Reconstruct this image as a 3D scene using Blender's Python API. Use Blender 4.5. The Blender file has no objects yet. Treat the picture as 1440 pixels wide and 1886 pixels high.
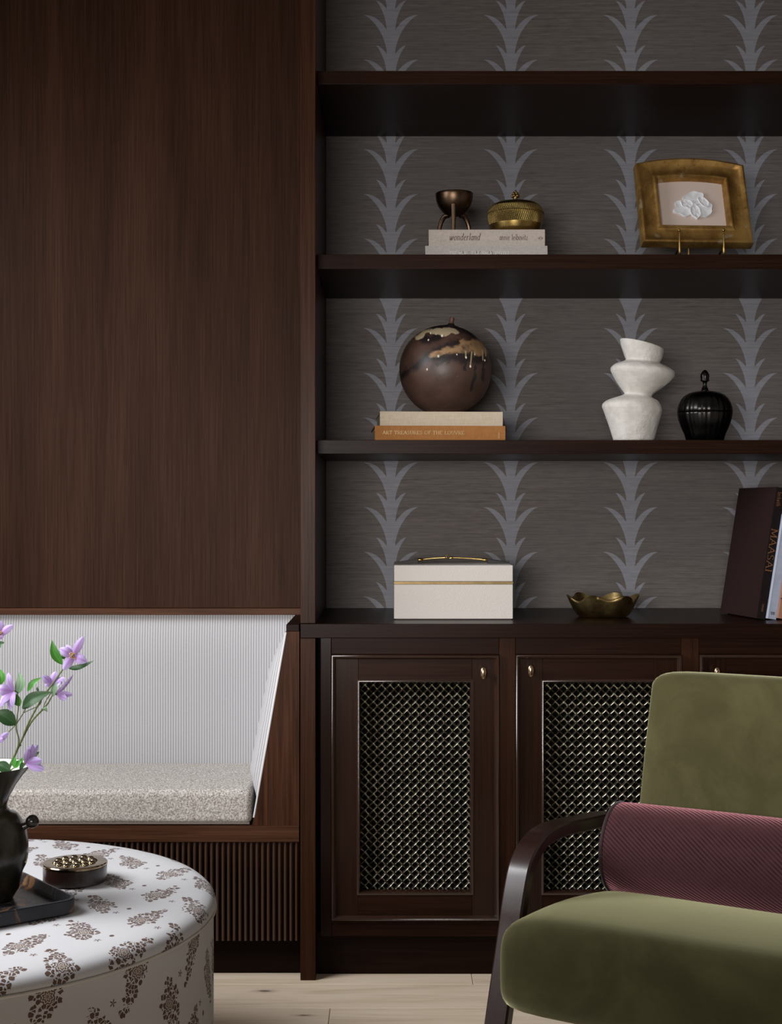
import bpy, bmesh, math, random
from mathutils import Vector, Matrix
R = math.radians
PI = math.pi
scene = bpy.context.scene
COL = scene.collection

# ------------------------------------------------------------------ camera, light, exposure
FPX, CXP, CYP, EYE = 2619.0, 720.0, 943.0, 1.12      # 50 mm lens on a 1440 x 1886 frame
cam_d = bpy.data.cameras.new('camera')
cam_d.sensor_fit = 'VERTICAL'
cam_d.sensor_height = 36.0
cam_d.sensor_width = 36.0 * 1440 / 1886
cam_d.lens = FPX / 1886 * 36.0
cam_d.clip_start = 0.02
cam = bpy.data.objects.new('camera', cam_d)
cam.location = (0, 0, EYE)
cam.rotation_euler = (R(90), 0, 0)
COL.objects.link(cam)
scene.camera = cam

world = bpy.data.worlds.new('world')
scene.world = world
world.use_nodes = True
world.node_tree.nodes['Background'].inputs[0].default_value = (0.55, 0.66, 0.85, 1)
world.node_tree.nodes['Background'].inputs[1].default_value = 0.5

def area_light(name, loc, aim, sx, sy, power, color, spread=180):
    d = bpy.data.lights.new(name, 'AREA')
    d.shape = 'RECTANGLE'; d.size = sx; d.size_y = sy
    d.energy = power; d.color = color; d.spread = R(spread)
    o = bpy.data.objects.new(name, d)
    o.location = loc
    v = Vector(aim) - Vector(loc)
    o.rotation_euler = v.to_track_quat('-Z', 'Y').to_euler()
    COL.objects.link(o)
    return o
# daylight through the window of the left wall: sky light, so it falls inwards and downwards
area_light('window_daylight', (-2.06, 2.25, 1.95), (0, 2.55, 0.05), 1.3, 1.2, 54, (0.97, 0.98, 1.0), 135)
# weaker daylight through the window of the front wall, behind the camera and to the left
area_light('front_window_daylight', (-.75, -1.46, 1.22), (0.3, 3.9, .72), 1.5, .74, 22, (1.0, 0.97, .94), 72)

vs = scene.view_settings
vs.view_transform = 'Standard'
try: vs.look = 'None'
except Exception: pass
vs.gamma = 1.0
vs.use_curve_mapping = False
vs.exposure = 0.0

# ------------------------------------------------------------------ helpers: pixels to metres
def PX(px, Y): return (px - CXP) * Y / FPX
def PZ(py, Y): return EYE - (py - CYP) * Y / FPX
def W(px, py, Y): return Vector((PX(px, Y), Y, PZ(py, Y)))

# ------------------------------------------------------------------ helpers: shader nodes
class S:
    """a socket with arithmetic"""
    def __init__(s, nt, sock): s.nt, s.k = nt, sock
    def _m(s, op, *a):
        n = s.nt.nodes.new('ShaderNodeMath'); n.operation = op
        for i, x in enumerate((s,) + a):
            if isinstance(x, S): s.nt.links.new(x.k, n.inputs[i])
            else: n.inputs[i].default_value = float(x)
        return S(s.nt, n.outputs[0])
    def __add__(s, o): return s._m('ADD', o)
    __radd__ = __add__
    def __sub__(s, o): return s._m('SUBTRACT', o)
    def __rsub__(s, o): return (s * -1.0) + o
    def __mul__(s, o): return s._m('MULTIPLY', o)
    __rmul__ = __mul__
    def __truediv__(s, o): return s._m('DIVIDE', o)
    def abs(s): return s._m('ABSOLUTE')
    def frac(s): return s._m('FRACT')
    def floor(s): return s._m('FLOOR')
    def mod(s, o): return s._m('FLOORED_MODULO', o)
    def pow(s, o): return s._m('POWER', o)
    def sqrt(s): return s._m('SQRT')
    def sin(s): return s._m('SINE')
    def cos(s): return s._m('COSINE')
    def min(s, o): return s._m('MINIMUM', o)
    def max(s, o): return s._m('MAXIMUM', o)
    def lt(s, o): return s._m('LESS_THAN', o)
    def gt(s, o): return s._m('GREATER_THAN', o)
    def clamp(s): return s.max(0.0).min(1.0)
    def ramp(s, a, b):
        """smooth 0..1 from a to b"""
        n = s.nt.nodes.new('ShaderNodeMapRange'); n.interpolation_type = 'SMOOTHSTEP'
        s.nt.links.new(s.k, n.inputs[0])
        n.inputs[1].default_value = a; n.inputs[2].default_value = b
        n.inputs[3].default_value = 0; n.inputs[4].default_value = 1
        if a > b:
            n.inputs[1].default_value = b; n.inputs[2].default_value = a
            n.inputs[3].default_value = 1; n.inputs[4].default_value = 0
        return S(s.nt, n.outputs[0])

class Mat:
    def __init__(s, name, rough=0.5, color=(.5, .5, .5), metal=0.0, spec=0.5, coat=0.0, coat_rough=0.2, sheen=0.0, sheen_tint=(1, 1, 1), sheen_rough=0.4):
        s.m = bpy.data.materials.new(name); s.m.use_nodes = True
        s.nt = s.m.node_tree
        s.b = s.nt.nodes['Principled BSDF']
        s.set('Roughness', rough); s.set('Base Color', color); s.set('Metallic', metal)
        s.set('Specular IOR Level', spec); s.set('Coat Weight', coat); s.set('Coat Roughness', coat_rough)
        s.set('Sheen Weight', sheen); s.set('Sheen Tint', sheen_tint); s.set('Sheen Roughness', sheen_rough)
        s.m.diffuse_color = (*color[:3], 1)
    def set(s, k, v):
        i = s.b.inputs[k]
        if isinstance(v, S): s.nt.links.new(v.k, i)
        elif isinstance(v, (tuple, list)): i.default_value = (*v[:3], 1)
        else: i.default_value = v
    def node(s, t, **kw):
        n = s.nt.nodes.new(t)
        for k, v in kw.items(): setattr(n, k, v)
        return n
    def coord(s, which='Object'):
        n = s.node('ShaderNodeTexCoord'); return S(s.nt, n.outputs[which])
    def map(s, v, scale=(1, 1, 1), loc=(0, 0, 0), rot=(0, 0, 0)):
        n = s.node('ShaderNodeMapping'); s.nt.links.new(v.k, n.inputs[0])
        n.inputs['Location'].default_value = loc; n.inputs['Rotation'].default_value = rot; n.inputs['Scale'].default_value = scale
        return S(s.nt, n.outputs[0])
    def xyz(s, v):
        n = s.node('ShaderNodeSeparateXYZ'); s.nt.links.new(v.k, n.inputs[0])
        return [S(s.nt, o) for o in n.outputs]
    def vec(s, x, y, z=0.0):
        n = s.node('ShaderNodeCombineXYZ')
        for i, a in enumerate((x, y, z)):
            if isinstance(a, S): s.nt.links.new(a.k, n.inputs[i])
            else: n.inputs[i].default_value = a
        return S(s.nt, n.outputs[0])
    def noise(s, v, scale=5, detail=3, rough=0.5, dist=0.0, color=False):
        n = s.node('ShaderNodeTexNoise'); s.nt.links.new(v.k, n.inputs['Vector'])
        n.inputs['Scale'].default_value = scale; n.inputs['Detail'].default_value = detail
        n.inputs['Roughness'].default_value = rough; n.inputs['Distortion'].default_value = dist
        return S(s.nt, n.outputs['Color' if color else 'Fac'])
    def voronoi(s, v, scale=5, feature='F1', rand=1.0, out='Distance'):
        n = s.node('ShaderNodeTexVoronoi', feature=feature); s.nt.links.new(v.k, n.inputs['Vector'])
        n.inputs['Scale'].default_value = scale; n.inputs['Randomness'].default_value = rand
        return S(s.nt, n.outputs[out])
    def mix(s, f, a, b):
        n = s.node('ShaderNodeMix', data_type='RGBA'); n.clamp_factor = True
        if isinstance(f, S): s.nt.links.new(f.k, n.inputs[0])
        else: n.inputs[0].default_value = f
        for i, c in ((6, a), (7, b)):
            if isinstance(c, S): s.nt.links.new(c.k, n.inputs[i])
            else: n.inputs[i].default_value = (*c[:3], 1)
        return S(s.nt, n.outputs[2])
    def cramp(s, f, stops):
        n = s.node('ShaderNodeValToRGB'); s.nt.links.new(f.k, n.inputs[0])
        e = n.color_ramp.elements
        while len(e) < len(stops): e.new(0.5)
        for q, (p, c) in zip(e, stops): q.position = p; q.color = (*c, 1)
        return S(s.nt, n.outputs[0])
    def bump(s, h, strength=0.3, dist=0.002):
        n = s.node('ShaderNodeBump'); s.nt.links.new(h.k, n.inputs['Height'])
        n.inputs['Strength'].default_value = strength; n.inputs['Distance'].default_value = dist
        s.nt.links.new(n.outputs[0], s.b.inputs['Normal'])

def wood(name, axis='Z', dark=(.016, .008, .0055), mid=(.048, .024, .0155), light=(.085, .043, .027), rough=.36, fig=1.0, coat=.0, bump=.08, spec=.07):
    kk = .50
    dark, mid, light = [(c[0] * kk * 1.04, c[1] * kk * .86, c[2] * kk * .72) for c in (dark, mid, light)]
    m = Mat(name, rough=rough, color=mid, coat=coat, spec=spec)
    v = m.coord()
    al, ac = 1.0, 16.0
    sc = {'X': (al, ac, ac), 'Y': (ac, al, ac), 'Z': (ac, ac, al)}[axis]
    d = m.noise(m.map(v, tuple(0.35 * a for a in sc)), 1.3, 4, .55, 1.2 * fig)            # broad figure
    f = m.noise(m.map(v, tuple(a * (1 if a == al else 4) * 1.8 for a in sc)), 2.0, 6, .65, .25)   # fibres
    p = m.noise(m.map(v, tuple(a * (3 if a == al else 18) for a in sc)), 2.0, 2, .5)       # pores
    t = d * 0.42 + f * 0.58
    c = m.cramp(t, [(.30, dark), (.50, mid), (.72, light)])
    c = m.mix(p.ramp(.58, .72) * .7, c, dark)
    m.set('Base Color', c)
    m.set('Roughness', p * .12 + (rough - .06))
    m.bump(p * -.6 + f * .4, bump, .001)
    return m.m

# ------------------------------------------------------------------ helpers: meshes
def tri_normals(bm): bmesh.ops.recalc_face_normals(bm, faces=bm.faces[:])

BEVELLED = set()
def bbox(bm, x0, x1, y0, y1, z0, z1, r=0.0, seg=2):
    """a box with rounded edges added to bm"""
    if x0 > x1: x0, x1 = x1, x0
    if y0 > y1: y0, y1 = y1, y0
    if z0 > z1: z0, z1 = z1, z0
    g = bmesh.ops.create_cube(bm, size=1.0)['verts']
    for v in g:
        v.co = Vector((x0 + (v.co.x + .5) * (x1 - x0), y0 + (v.co.y + .5) * (y1 - y0), z0 + (v.co.z + .5) * (z1 - z0)))
    if r > 0:
        es = list({e for v in g for e in v.link_edges})
        BEVELLED.add(id(bm))
        bmesh.ops.bevel(bm, geom=es, offset=min(r, .49 * min(x1 - x0, y1 - y0, z1 - z0)), segments=seg, profile=.5, affect='EDGES')
    return bm

def ring_loft(bm, rings, close_ring=True, cap=True, uv=None):
    """rings: list of equal-length lists of points; returns bm"""
    L = [[bm.verts.new(p) for p in r] for r in rings]
    n = len(rings[0])
    lay = bm.loops.layers.uv.verify() if uv else None
    for i in range(len(L) - 1):
        for j in range(n if close_ring else n - 1):
            k = (j + 1) % n
            f = bm.faces.new((L[i][j], L[i][k], L[i + 1][k], L[i + 1][j]))
            if uv:
                jj = (j, j + 1, j + 1, j); ii = (i, i, i + 1, i + 1)
                for l, a, b in zip(f.loops, ii, jj): l[lay].uv = uv(a, b)
    if cap:
        if close_ring:
            bm.faces.new(list(reversed(L[0]))); bm.faces.new(L[-1])
    return bm

def lathe(bm, prof, c=(0, 0, 0), n=40, wob=None, cap_b=True, cap_t=True):
    """prof: [(radius, z)...] from bottom to top around the vertical through c"""
    rings = []
    for i, (r, z) in enumerate(prof):
        rg = []
        for j in range(n):
            a = 2 * PI * j / n
            rr = r * (wob(a, i, z) if wob else 1)
            rg.append((c[0] + rr * math.cos(a), c[1] + rr * math.sin(a), c[2] + z))
        rings.append(rg)
    L = [[bm.verts.new(p) for p in r] for r in rings]
    for i in range(len(L) - 1):
        for j in range(n):
            k = (j + 1) % n
            bm.faces.new((L[i][j], L[i][k], L[i + 1][k], L[i + 1][j]))
    if cap_b: bm.faces.new(list(reversed(L[0])))
    if cap_t: bm.faces.new(L[-1])
    return bm

def catmull(pts, sub=6):
    P = [Vector(p) for p in pts]
    if len(P) < 3: return P
    out = []
    for i in range(len(P) - 1):
        p0 = P[max(i - 1, 0)]; p1 = P[i]; p2 = P[i + 1]; p3 = P[min(i + 2, len(P) - 1)]
        for s in range(sub):
            t = s / sub
            out.append(.5 * ((2 * p1) + (p2 - p0) * t + (2 * p0 - 5 * p1 + 4 * p2 - p3) * t * t + (3 * p1 - p0 - 3 * p2 + p3) * t ** 3))
    out.append(P[-1])
    return out

def tube(bm, pts, rad, n=8, sub=5, smooth=True):
    """round tube along pts; rad a number or a list per control point"""
    k = len(pts)
    rr = rad if isinstance(rad, (list, tuple)) else [rad] * k
    P = catmull(pts, sub) if smooth and k > 2 else [Vector(p) for p in pts]
    m = len(P)
    def rad_at(i):
        t = i / (m - 1) * (k - 1); a = min(int(t), k - 2); f = t - a
        return rr[a] * (1 - f) + rr[a + 1] * f
    rings = []
    up = Vector((0, 0, 1))
    T0 = (P[1] - P[0]).normalized()
    if abs(T0.dot(up)) > .9: up = Vector((1, 0, 0))
    N = (up - T0 * up.dot(T0)).normalized()
    for i in range(m):
        T = (P[min(i + 1, m - 1)] - P[max(i - 1, 0)]).normalized()
        N = (N - T * N.dot(T)).normalized()
        B = T.cross(N)
        r = rad_at(i)
        rings.append([P[i] + r * (math.cos(2 * PI * j / n) * N + math.sin(2 * PI * j / n) * B) for j in range(n)])
    ring_loft(bm, rings)
    return bm

def sphere(bm, c, r, sc=(1, 1, 1), u=16, v=10):
    g = bmesh.ops.create_uvsphere(bm, u_segments=u, v_segments=v, radius=r)['verts']
    for q in g: q.co = Vector((q.co.x * sc[0] + c[0], q.co.y * sc[1] + c[1], q.co.z * sc[2] + c[2]))
    return bm

def rect_molding(bm, x0, x1, z0, z1, y, prof):
    """profile [(inset, out)] swept around a rectangle in a plane y, mitred at the corners; out is towards the viewer (-Y)"""
    rings = []
    for (ins, out) in prof:
        rings.append([(x0 + ins, y - out, z0 + ins), (x1 - ins, y - out, z0 + ins), (x1 - ins, y - out, z1 - ins), (x0 + ins, y - out, z1 - ins)])
    L = [[bm.verts.new(p) for p in r] for r in rings]
    m = len(L)
    for i in range(m):
        for j in range(4):
            k = (j + 1) % 4; a = (i + 1) % m
            bm.faces.new((L[i][j], L[i][k], L[a][k], L[a][j]))
    return bm

def NB(): return bmesh.new()

def link(name, bm, mat, angle=35, smooth=True):
    tri_normals(bm)
    bev = id(bm) in BEVELLED; BEVELLED.discard(id(bm))
    me = bpy.data.meshes.new(name)
    bm.to_mesh(me); bm.free()
    if smooth:
        me.shade_smooth()
        me.set_sharp_from_angle(angle=R(angle))
    me.materials.append(mat)
    o = bpy.data.objects.new(name, me)
    COL.objects.link(o)
    if bev and smooth:                      # flat faces stay flat, only the rounded edges turn
        w = o.modifiers.new('flat_faces', 'WEIGHTED_NORMAL'); w.keep_sharp = True; w.weight = 100
    return o

def wloc(o):
    v = Vector((0, 0, 0))
    while o is not None:
        v += Vector(o.location); o = o.parent
    return v

def part(name, bm, mat, parent, label=None, local=False, angle=35, kind=None, smooth=True):
    """a mesh child; geometry given in world metres unless local"""
    if not local:
        bmesh.ops.translate(bm, verts=bm.verts[:], vec=-wloc(parent))
    o = link(name, bm, mat, angle, smooth)
    o.parent = parent
    if label: o['label'] = label
    if kind: o['kind'] = kind
    return o

def thing(name, label, cat, loc, rotz=0.0, group=None):
    o = bpy.data.objects.new(name, None)
    o.empty_display_size = .05
    o.location = loc; o.rotation_euler = (0, 0, rotz)
    COL.objects.link(o)
    o['label'] = label; o['category'] = cat
    if group: o['group'] = group
    return o

def structure(name, bm, mat, angle=35):
    o = link(name, bm, mat, angle)
    o['kind'] = 'structure'
    return o

# ------------------------------------------------------------------ helpers: lettering (stroke glyphs with serifs)
def arc(cx, cy, rx, ry, a0, a1, n=10):
    return [(cx + rx * math.cos(R(a0 + (a1 - a0) * i / n)), cy + ry * math.sin(R(a0 + (a1 - a0) * i / n))) for i in range(n + 1)]
GLY = {   # advance, strokes, serif points (x, y)
    'A': (.72, [[(.04, 0), (.36, 1)], [(.36, 1), (.68, 0)], [(.17, .36), (.55, .36)]], [(.04, 0), (.68, 0)]),
    'B': (.62, [[(.12, 0), (.12, 1)], [(.12, 1)] + arc(.3, .75, .2, .25, 90, -90) + [(.12, .5)], [(.12, .5)] + arc(.32, .25, .22, .25, 90, -90) + [(.12, 0)]], [(.12, 0), (.12, 1)]),
    'C': (.7, [arc(.38, .5, .32, .5, 50, 310, 16)], []),
    'D': (.74, [[(.12, 0), (.12, 1)], [(.12, 1)] + arc(.3, .5, .36, .5, 90, -90, 14) + [(.12, 0)]], [(.12, 0), (.12, 1)]),
    'E': (.6, [[(.12, 0), (.12, 1)], [(.12, 1), (.52, 1), (.52, .86)], [(.12, .52), (.42, .52)], [(.12, 0), (.54, 0), (.54, .14)]], [(.12, 0), (.12, 1)]),
    'F': (.56, [[(.12, 0), (.12, 1)], [(.12, 1), (.5, 1), (.5, .86)], [(.12, .52), (.42, .52)]], [(.12, 0), (.12, 1)]),
    'H': (.76, [[(.12, 0), (.12, 1)], [(.62, 0), (.62, 1)], [(.12, .52), (.62, .52)]], [(.12, 0), (.12, 1), (.62, 0), (.62, 1)]),
    'I': (.3, [[(.15, 0), (.15, 1)]], [(.15, 0), (.15, 1)]),
    'L': (.58, [[(.12, 0), (.12, 1)], [(.12, 0), (.52, 0), (.52, .16)]], [(.12, 0), (.12, 1)]),
    'M': (.9, [[(.1, 0), (.14, 1)], [(.14, 1), (.45, .1)], [(.45, .1), (.76, 1)], [(.76, 1), (.8, 0)]], [(.1, 0), (.8, 0), (.12, 1), (.78, 1)]),
    'N': (.78, [[(.12, 0), (.12, 1)], [(.12, 1), (.64, 0)], [(.64, 0), (.64, 1)]], [(.12, 0), (.12, 1), (.64, 1)]),
    'O': (.8, [arc(.4, .5, .34, .5, 0, 360, 22)], []),
    'R': (.66, [[(.12, 0), (.12, 1)], [(.12, 1)] + arc(.3, .74, .22, .26, 90, -90) + [(.12, .48)], [(.3, .48), (.62, 0)]], [(.12, 0), (.12, 1), (.6, 0)]),
    'S': (.54, [arc(.27, .74, .19, .25, 30, 270, 10) + arc(.27, .25, .2, .25, 90, -150, 10)], []),
    'T': (.64, [[(.32, 0), (.32, 1)], [(.06, .86), (.06, 1), (.58, 1), (.58, .86)]], [(.32, 0)]),
    'U': (.74, [[(.12, 1), (.12, .35)] + arc(.37, .3, .25, .3, 180, 360, 10) + [(.62, 1)]], [(.12, 1), (.62, 1)]),
    'V': (.7, [[(.05, 1), (.35, 0)], [(.35, 0), (.65, 1)]], [(.05, 1), (.65, 1)]),
    'a': (.5, [arc(.24, .3, .17, .29, 40, 320, 12), [(.42, .6), (.4, .1), (.47, .02)]], []),
    'b': (.52, [[(.1, 1), (.1, .02)], arc(.28, .3, .18, .3, 160, -160, 14)], []),
    'd': (.54, [arc(.24, .3, .17, .29, 40, 320, 12), [(.44, 1), (.41, .1), (.48, .02)]], [(.42, 1)]),
    'e': (.46, [[(.08, .32), (.4, .38)] + arc(.24, .3, .17, .3, 25, 320, 12)], []),
    'i': (.26, [[(.06, .57), (.13, .6), (.13, .05), (.2, 0)], [(.13, .84), (.13, .92)]], []),
    'l': (.26, [[(.06, .97), (.13, 1), (.13, .05), (.2, 0)]], []),
    'n': (.54, [[(.05, .57), (.11, .6), (.11, 0)], [(.11, .42)] + arc(.27, .42, .15, .18, 150, 0, 8) + [(.42, .05), (.49, 0)]], []),
    'o': (.5, [arc(.25, .3, .19, .3, 0, 360, 18)], []),
    'r': (.38, [[(.05, .57), (.11, .6), (.11, 0)], [(.11, .4), (.2, .56), (.33, .6)]], []),
    't': (.32, [[(.14, .85), (.14, .12), (.18, .01), (.28, .03)], [(.03, .6), (.28, .6)]], []),
    'v': (.46, [[(.04, .6), (.22, 0)], [(.22, 0), (.4, .6)]], [(.04, .6)]),
    'w': (.72, [[(.05, .58), (.16, .1), (.22, 0), (.38, .58)], [(.38, .58), (.4, .1), (.46, 0), (.62, .35), (.62, .6)]], []),
    'z': (.44, [[(.06, .58), (.38, .58), (.05, .02), (.4, .02)]], []),
    'k': (.5, [[(.1, 1), (.1, 0)], [(.4, .6), (.12, .3)], [(.2, .36), (.44, 0)]], []),
    'c': (.44, [arc(.24, .3, .17, .3, 50, 310, 12)], []),
    'h': (.54, [[(.1, 1), (.1, 0)], [(.1, .42)] + arc(.27, .42, .15, .18, 150, 0, 8) + [(.42, 0)]], []),
    's': (.4, [arc(.2, .45, .13, .15, 30, 270, 8) + arc(.2, .15, .14, .15, 90, -150, 8)], []),
    ' ': (.34, [], []),
}
def lettering(bm, text, size, origin, ux, uz, out, thick=.085, thin=.045, serif=.16, slant=0.0, track=.05, width=None):
    """letters as raised strokes; origin = left end of the base line, ux/uz = text axes, out = normal"""
    ux, uz, out = Vector(ux).normalized(), Vector(uz).normalized(), Vector(out).normalized()
    total = sum(GLY[c][0] + track for c in text)
    sx = width / (total * size) if width else 1.0
    x = 0.0
    h = .00025
    def quad(a, b, w):
        d = Vector((b[0] - a[0], b[1] - a[1])); L = d.length
        if L < 1e-6: return
        d /= L; n = Vector((-d.y, d.x)) * w / 2; e = d * w * .25
        pts = [(a[0] - e.x + n.x, a[1] - e.y + n.y), (a[0] - e.x - n.x, a[1] - e.y - n.y), (b[0] + e.x - n.x, b[1] + e.y - n.y), (b[0] + e.x + n.x, b[1] + e.y + n.y)]
        vs_ = []
        for (px, pz) in pts:
            px += slant * pz
            vs_.append(bm.verts.new(Vector(origin) + ux * px * size * sx + uz * pz * size + out * h))
        bm.faces.new(vs_)
    for c in text:
        adv, strokes, ser = GLY[c]
        for st in strokes:
            for a, b in zip(st[:-1], st[1:]):
                dx, dz = abs(b[0] - a[0]), abs(b[1] - a[1])
                t = dz / (dx + dz + 1e-9)
                if b[0] > a[0] and b[1] > a[1]: t *= .6
                quad((x + a[0], a[1]), (x + b[0], b[1]), thin + (thick - thin) * t)
        if serif:
            for (sx_, sz_) in ser: quad((x + sx_ - serif / 2, sz_), (x + sx_ + serif / 2, sz_), thin * .9)
        x += adv + track
    return x * size * sx

# ------------------------------------------------------------------ materials
W_PANEL = wood('walnut_panel', 'Z', (.020, .0098, .0065), (.058, .0290, .0185), (.106, .056, .037), rough=.46, fig=1.0, spec=.05)
W_V = wood('walnut_vertical', 'Z', (.020, .009, .0055), (.062, .028, .0155), (.105, .050, .028), rough=.36)
W_H = wood('walnut_horizontal', 'X', (.014, .0062, .0045), (.040, .0175, .0115), (.068, .031, .020), rough=.36)
W_RAIL = wood('walnut_rail', 'X', (.030, .0135, .009), (.135, .066, .040), (.23, .125, .080), rough=.40, fig=2.2)
W_BURL = wood('walnut_burl', 'Z', (.022, .0095, .006), (.100, .045, .026), (.19, .092, .056), rough=.42, fig=6)
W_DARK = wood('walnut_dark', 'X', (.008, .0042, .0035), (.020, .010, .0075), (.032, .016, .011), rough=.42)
W_SHELF = wood('walnut_shelf', 'X', (.012, .0056, .0042), (.034, .0155, .0105), (.056, .027, .018), rough=.34)
W_DOOR = wood('walnut_door', 'Z', (.012, .0054, .004), (.034, .0155, .010), (.056, .0265, .017), rough=.28, coat=.25)
W_BEAD = wood('walnut_bead', 'Z', (.022, .011, .008), (.050, .025, .018), (.075, .040, .029), rough=.22, coat=.7, spec=.5)
W_SLAT = wood('walnut_slat', 'Z', (.045, .022, .014), (.110, .056, .035), (.17, .09, .058), rough=.30, spec=.7)
W_CHAIR = wood('chair_wood', 'Z', (.018, .007, .006), (.038, .015, .013), (.060, .026, .022), rough=.34, coat=.5, spec=.5)

def mk_wallpaper():
    m = Mat('grasscloth_wallpaper', rough=.75)
    v = m.coord(); x, y, z = m.xyz(v)
    k = .000483
    P, PER = .3332, .1245
    zt = 1.1334
    u = ((x / P + .5).frac() - .5).abs() * (P / k)        # distance from stem, in drawing units
    per = PER / k
    def leaf(tip_u, span, ztip, f_up, f_lo):
        d = ((ztip - z) * (1 / k)).mod(per)
        s = ((tip_u - u) / span).max(0.0)
        return (d.gt(f_up(s))) * (d.lt(f_lo(s))) * u.lt(tip_u)
    big = leaf(155., 130., zt, lambda s: s.pow(2.3) * 85., lambda s: s.pow(1.5) * 150. + s.pow(8.) * 50. + 2.)
    small = leaf(85., 58., zt + 82 * k, lambda s: s.pow(1.8) * 45., lambda s: s.pow(1.3) * 110. + s.pow(8.) * 35. + 2.)
    stem = u.lt(25.)
    mask = big.max(small).max(stem)
    g1 = m.noise(m.map(v, (7, 7, 420)), 1.0, 3, .6)
    g2 = m.noise(m.map(v, (22, 22, 160)), 1.0, 2, .6)
    g3 = m.noise(v, 3.0, 2)
    base = m.cramp(g1 * .6 + g2 * .4, [(.33, (.080, .066, .061)), (.5, (.128, .107, .099)), (.68, (.172, .147, .137))])
    base = m.mix(g3.ramp(.35, .65) * .35, base, (.106, .097, .094))
    leafc = m.cramp(g1 * .5 + g2 * .5, [(.33, (.195, .195, .216)), (.6, (.265, .265, .295))])
    m.set('Base Color', m.mix(mask, base, leafc))
    m.bump(g1, .25, .001)
    return m.m
M_PAPER = mk_wallpaper()

def mk_floor():
    m = Mat('oak_floor', rough=.5)
    v = m.coord()
    oi = m.node('ShaderNodeObjectInfo'); rnd = S(m.nt, oi.outputs['Random'])
    x, y, z = m.xyz(v)
    vv = m.vec(x + rnd * 7.0, y + rnd * 3.0, z)
    d = m.noise(m.map(vv, (1.0, 9, 9)), 1.6, 4, .55, 1.3)
    f = m.noise(m.map(vv, (6, 150, 60)), 1.0, 4, .6)
    c = m.cramp(d * .6 + f * .4, [(.3, (.54, .41, .28)), (.5, (.73, .59, .44)), (.7, (.82, .70, .56))])
    c = m.mix(rnd * .45, c, (.74, .63, .53))
    for kx, ky, rx, ry in ((-.294, 3.325, .030, .012), (-.193, 3.164, .026, .007)):
        dd = (((x - kx) / rx).pow(2.0) + ((y - ky) / ry).pow(2.0)).sqrt()
        n = m.noise(v, 60, 2)
        c = m.mix((dd + n * .5).ramp(1.9, .6) * .45, c, (.30, .21, .15))
        c = m.mix((dd + n * .5).ramp(.95, .45) * .9, c, (.10, .085, .08))
    m.set('Base Color', c)
    m.bump(f, .1, .001)
    return m.m
M_FLOOR = mk_floor()
M_GAP = Mat('floor_joint', rough=.8, color=(.16, .12, .09)).m
M_WALL = Mat('painted_wall', rough=.8, color=(.50, .46, .42)).m
M_CEIL = Mat('painted_ceiling', rough=.9, color=(.70, .68, .66)).m
M_WIN = Mat('window_paint', rough=.5, color=(.10, .075, .06)).m
M_BLACK = Mat('black_backing', rough=.9, color=(.003, .003, .003), spec=.1).m

def mk_ticking():
    m = Mat('ticking_stripe', rough=.9, spec=.15, sheen=.1)
    u, w, _ = m.xyz(m.coord('UV'))
    v = m.coord('UV')
    s = (u / .0068).frac()
    n = m.noise(m.map(v, (900, 250, 1)), 1.0, 2)
    t = ((s - .5).abs() * 2 + (n - .5) * .25).ramp(.60, .74)
    t2 = ((s - .5).abs() * 2).ramp(.10, .0) * .25
    wt = m.noise(m.map(v, (700, 700, 1)), 1.0, 1)
    base = m.mix(wt, (.46, .445, .445), (.58, .57, .575))
    c = m.mix(t * .9, base, (.25, .25, .285))
    c = m.mix(t2, c, (.40, .39, .41))
    m.set('Base Color', c)
    m.bump(wt, .2, .0008)
    return m.m
M_TICK = mk_ticking()

def mk_tweed():
    m = Mat('speckled_weave', rough=.92, spec=.15, sheen=.12)
    v = m.coord()
    x, y, z = m.xyz(v)
    a = m.noise(m.map(v, (330, 200, 330)), 1.0, 2, .7)
    b = ((x * 2200.0 + ((z + y) * 500.0).sin() * 3.0).sin() * ((z - y) * 1500.0).sin())
    t = a + b * .07
    c = m.cramp(t, [(.34, (.20, .17, .15)), (.50, (.46, .42, .385)), (.66, (.75, .72, .68))])
    m.set('Base Color', c)
    m.bump(a, .5, .0015)
    return m.m
M_TWEED = mk_tweed()

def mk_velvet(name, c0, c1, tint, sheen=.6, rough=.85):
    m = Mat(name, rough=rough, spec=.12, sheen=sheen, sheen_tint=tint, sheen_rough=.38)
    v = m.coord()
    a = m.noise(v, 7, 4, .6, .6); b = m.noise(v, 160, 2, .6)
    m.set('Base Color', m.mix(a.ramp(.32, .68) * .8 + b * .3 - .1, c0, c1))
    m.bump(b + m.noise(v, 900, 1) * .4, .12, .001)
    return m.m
M_VELVET_SHADED = mk_velvet('olive_velvet_shaded', (.024, .021, .0065), (.046, .041, .0145), (.82, .80, .46), .9)  # darker copy for the seat: shade of its front put into the colour
M_VELVET_LIT = mk_velvet('olive_velvet_lit', (.058, .0515, .020), (.098, .088, .038), (.82, .80, .50), .9)      # lighter copy of the velvet: light on the backrest put into the colour

def mk_cord():
    m = Mat('plum_corduroy', rough=.8, spec=.15, sheen=1.0, sheen_tint=(.85, .36, .40), sheen_rough=.4)
    u, w, _ = m.xyz(m.coord('UV'))
    v = m.coord('UV')
    s = ((u * .62 + w * .78) / .0066).frac()
    h = ((s - .5).abs() * 2)
    n = m.noise(m.map(v, (40, 40, 1)), 1.0, 3)
    c = m.mix(h.ramp(.45, .95), (.062, .021, .023), (.011, .004, .005))
    c = m.mix(n.ramp(.4, .7) * .4, c, (.062, .022, .026))
    m.set('Base Color', c)
    m.bump(1.0 - h.pow(2.0), .6, .0015)
    return m.m
M_CORD = mk_cord()
M_CORD_PIPE = Mat('plum_piping', rough=.8, color=(.030, .010, .013), sheen=.3).m

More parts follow.
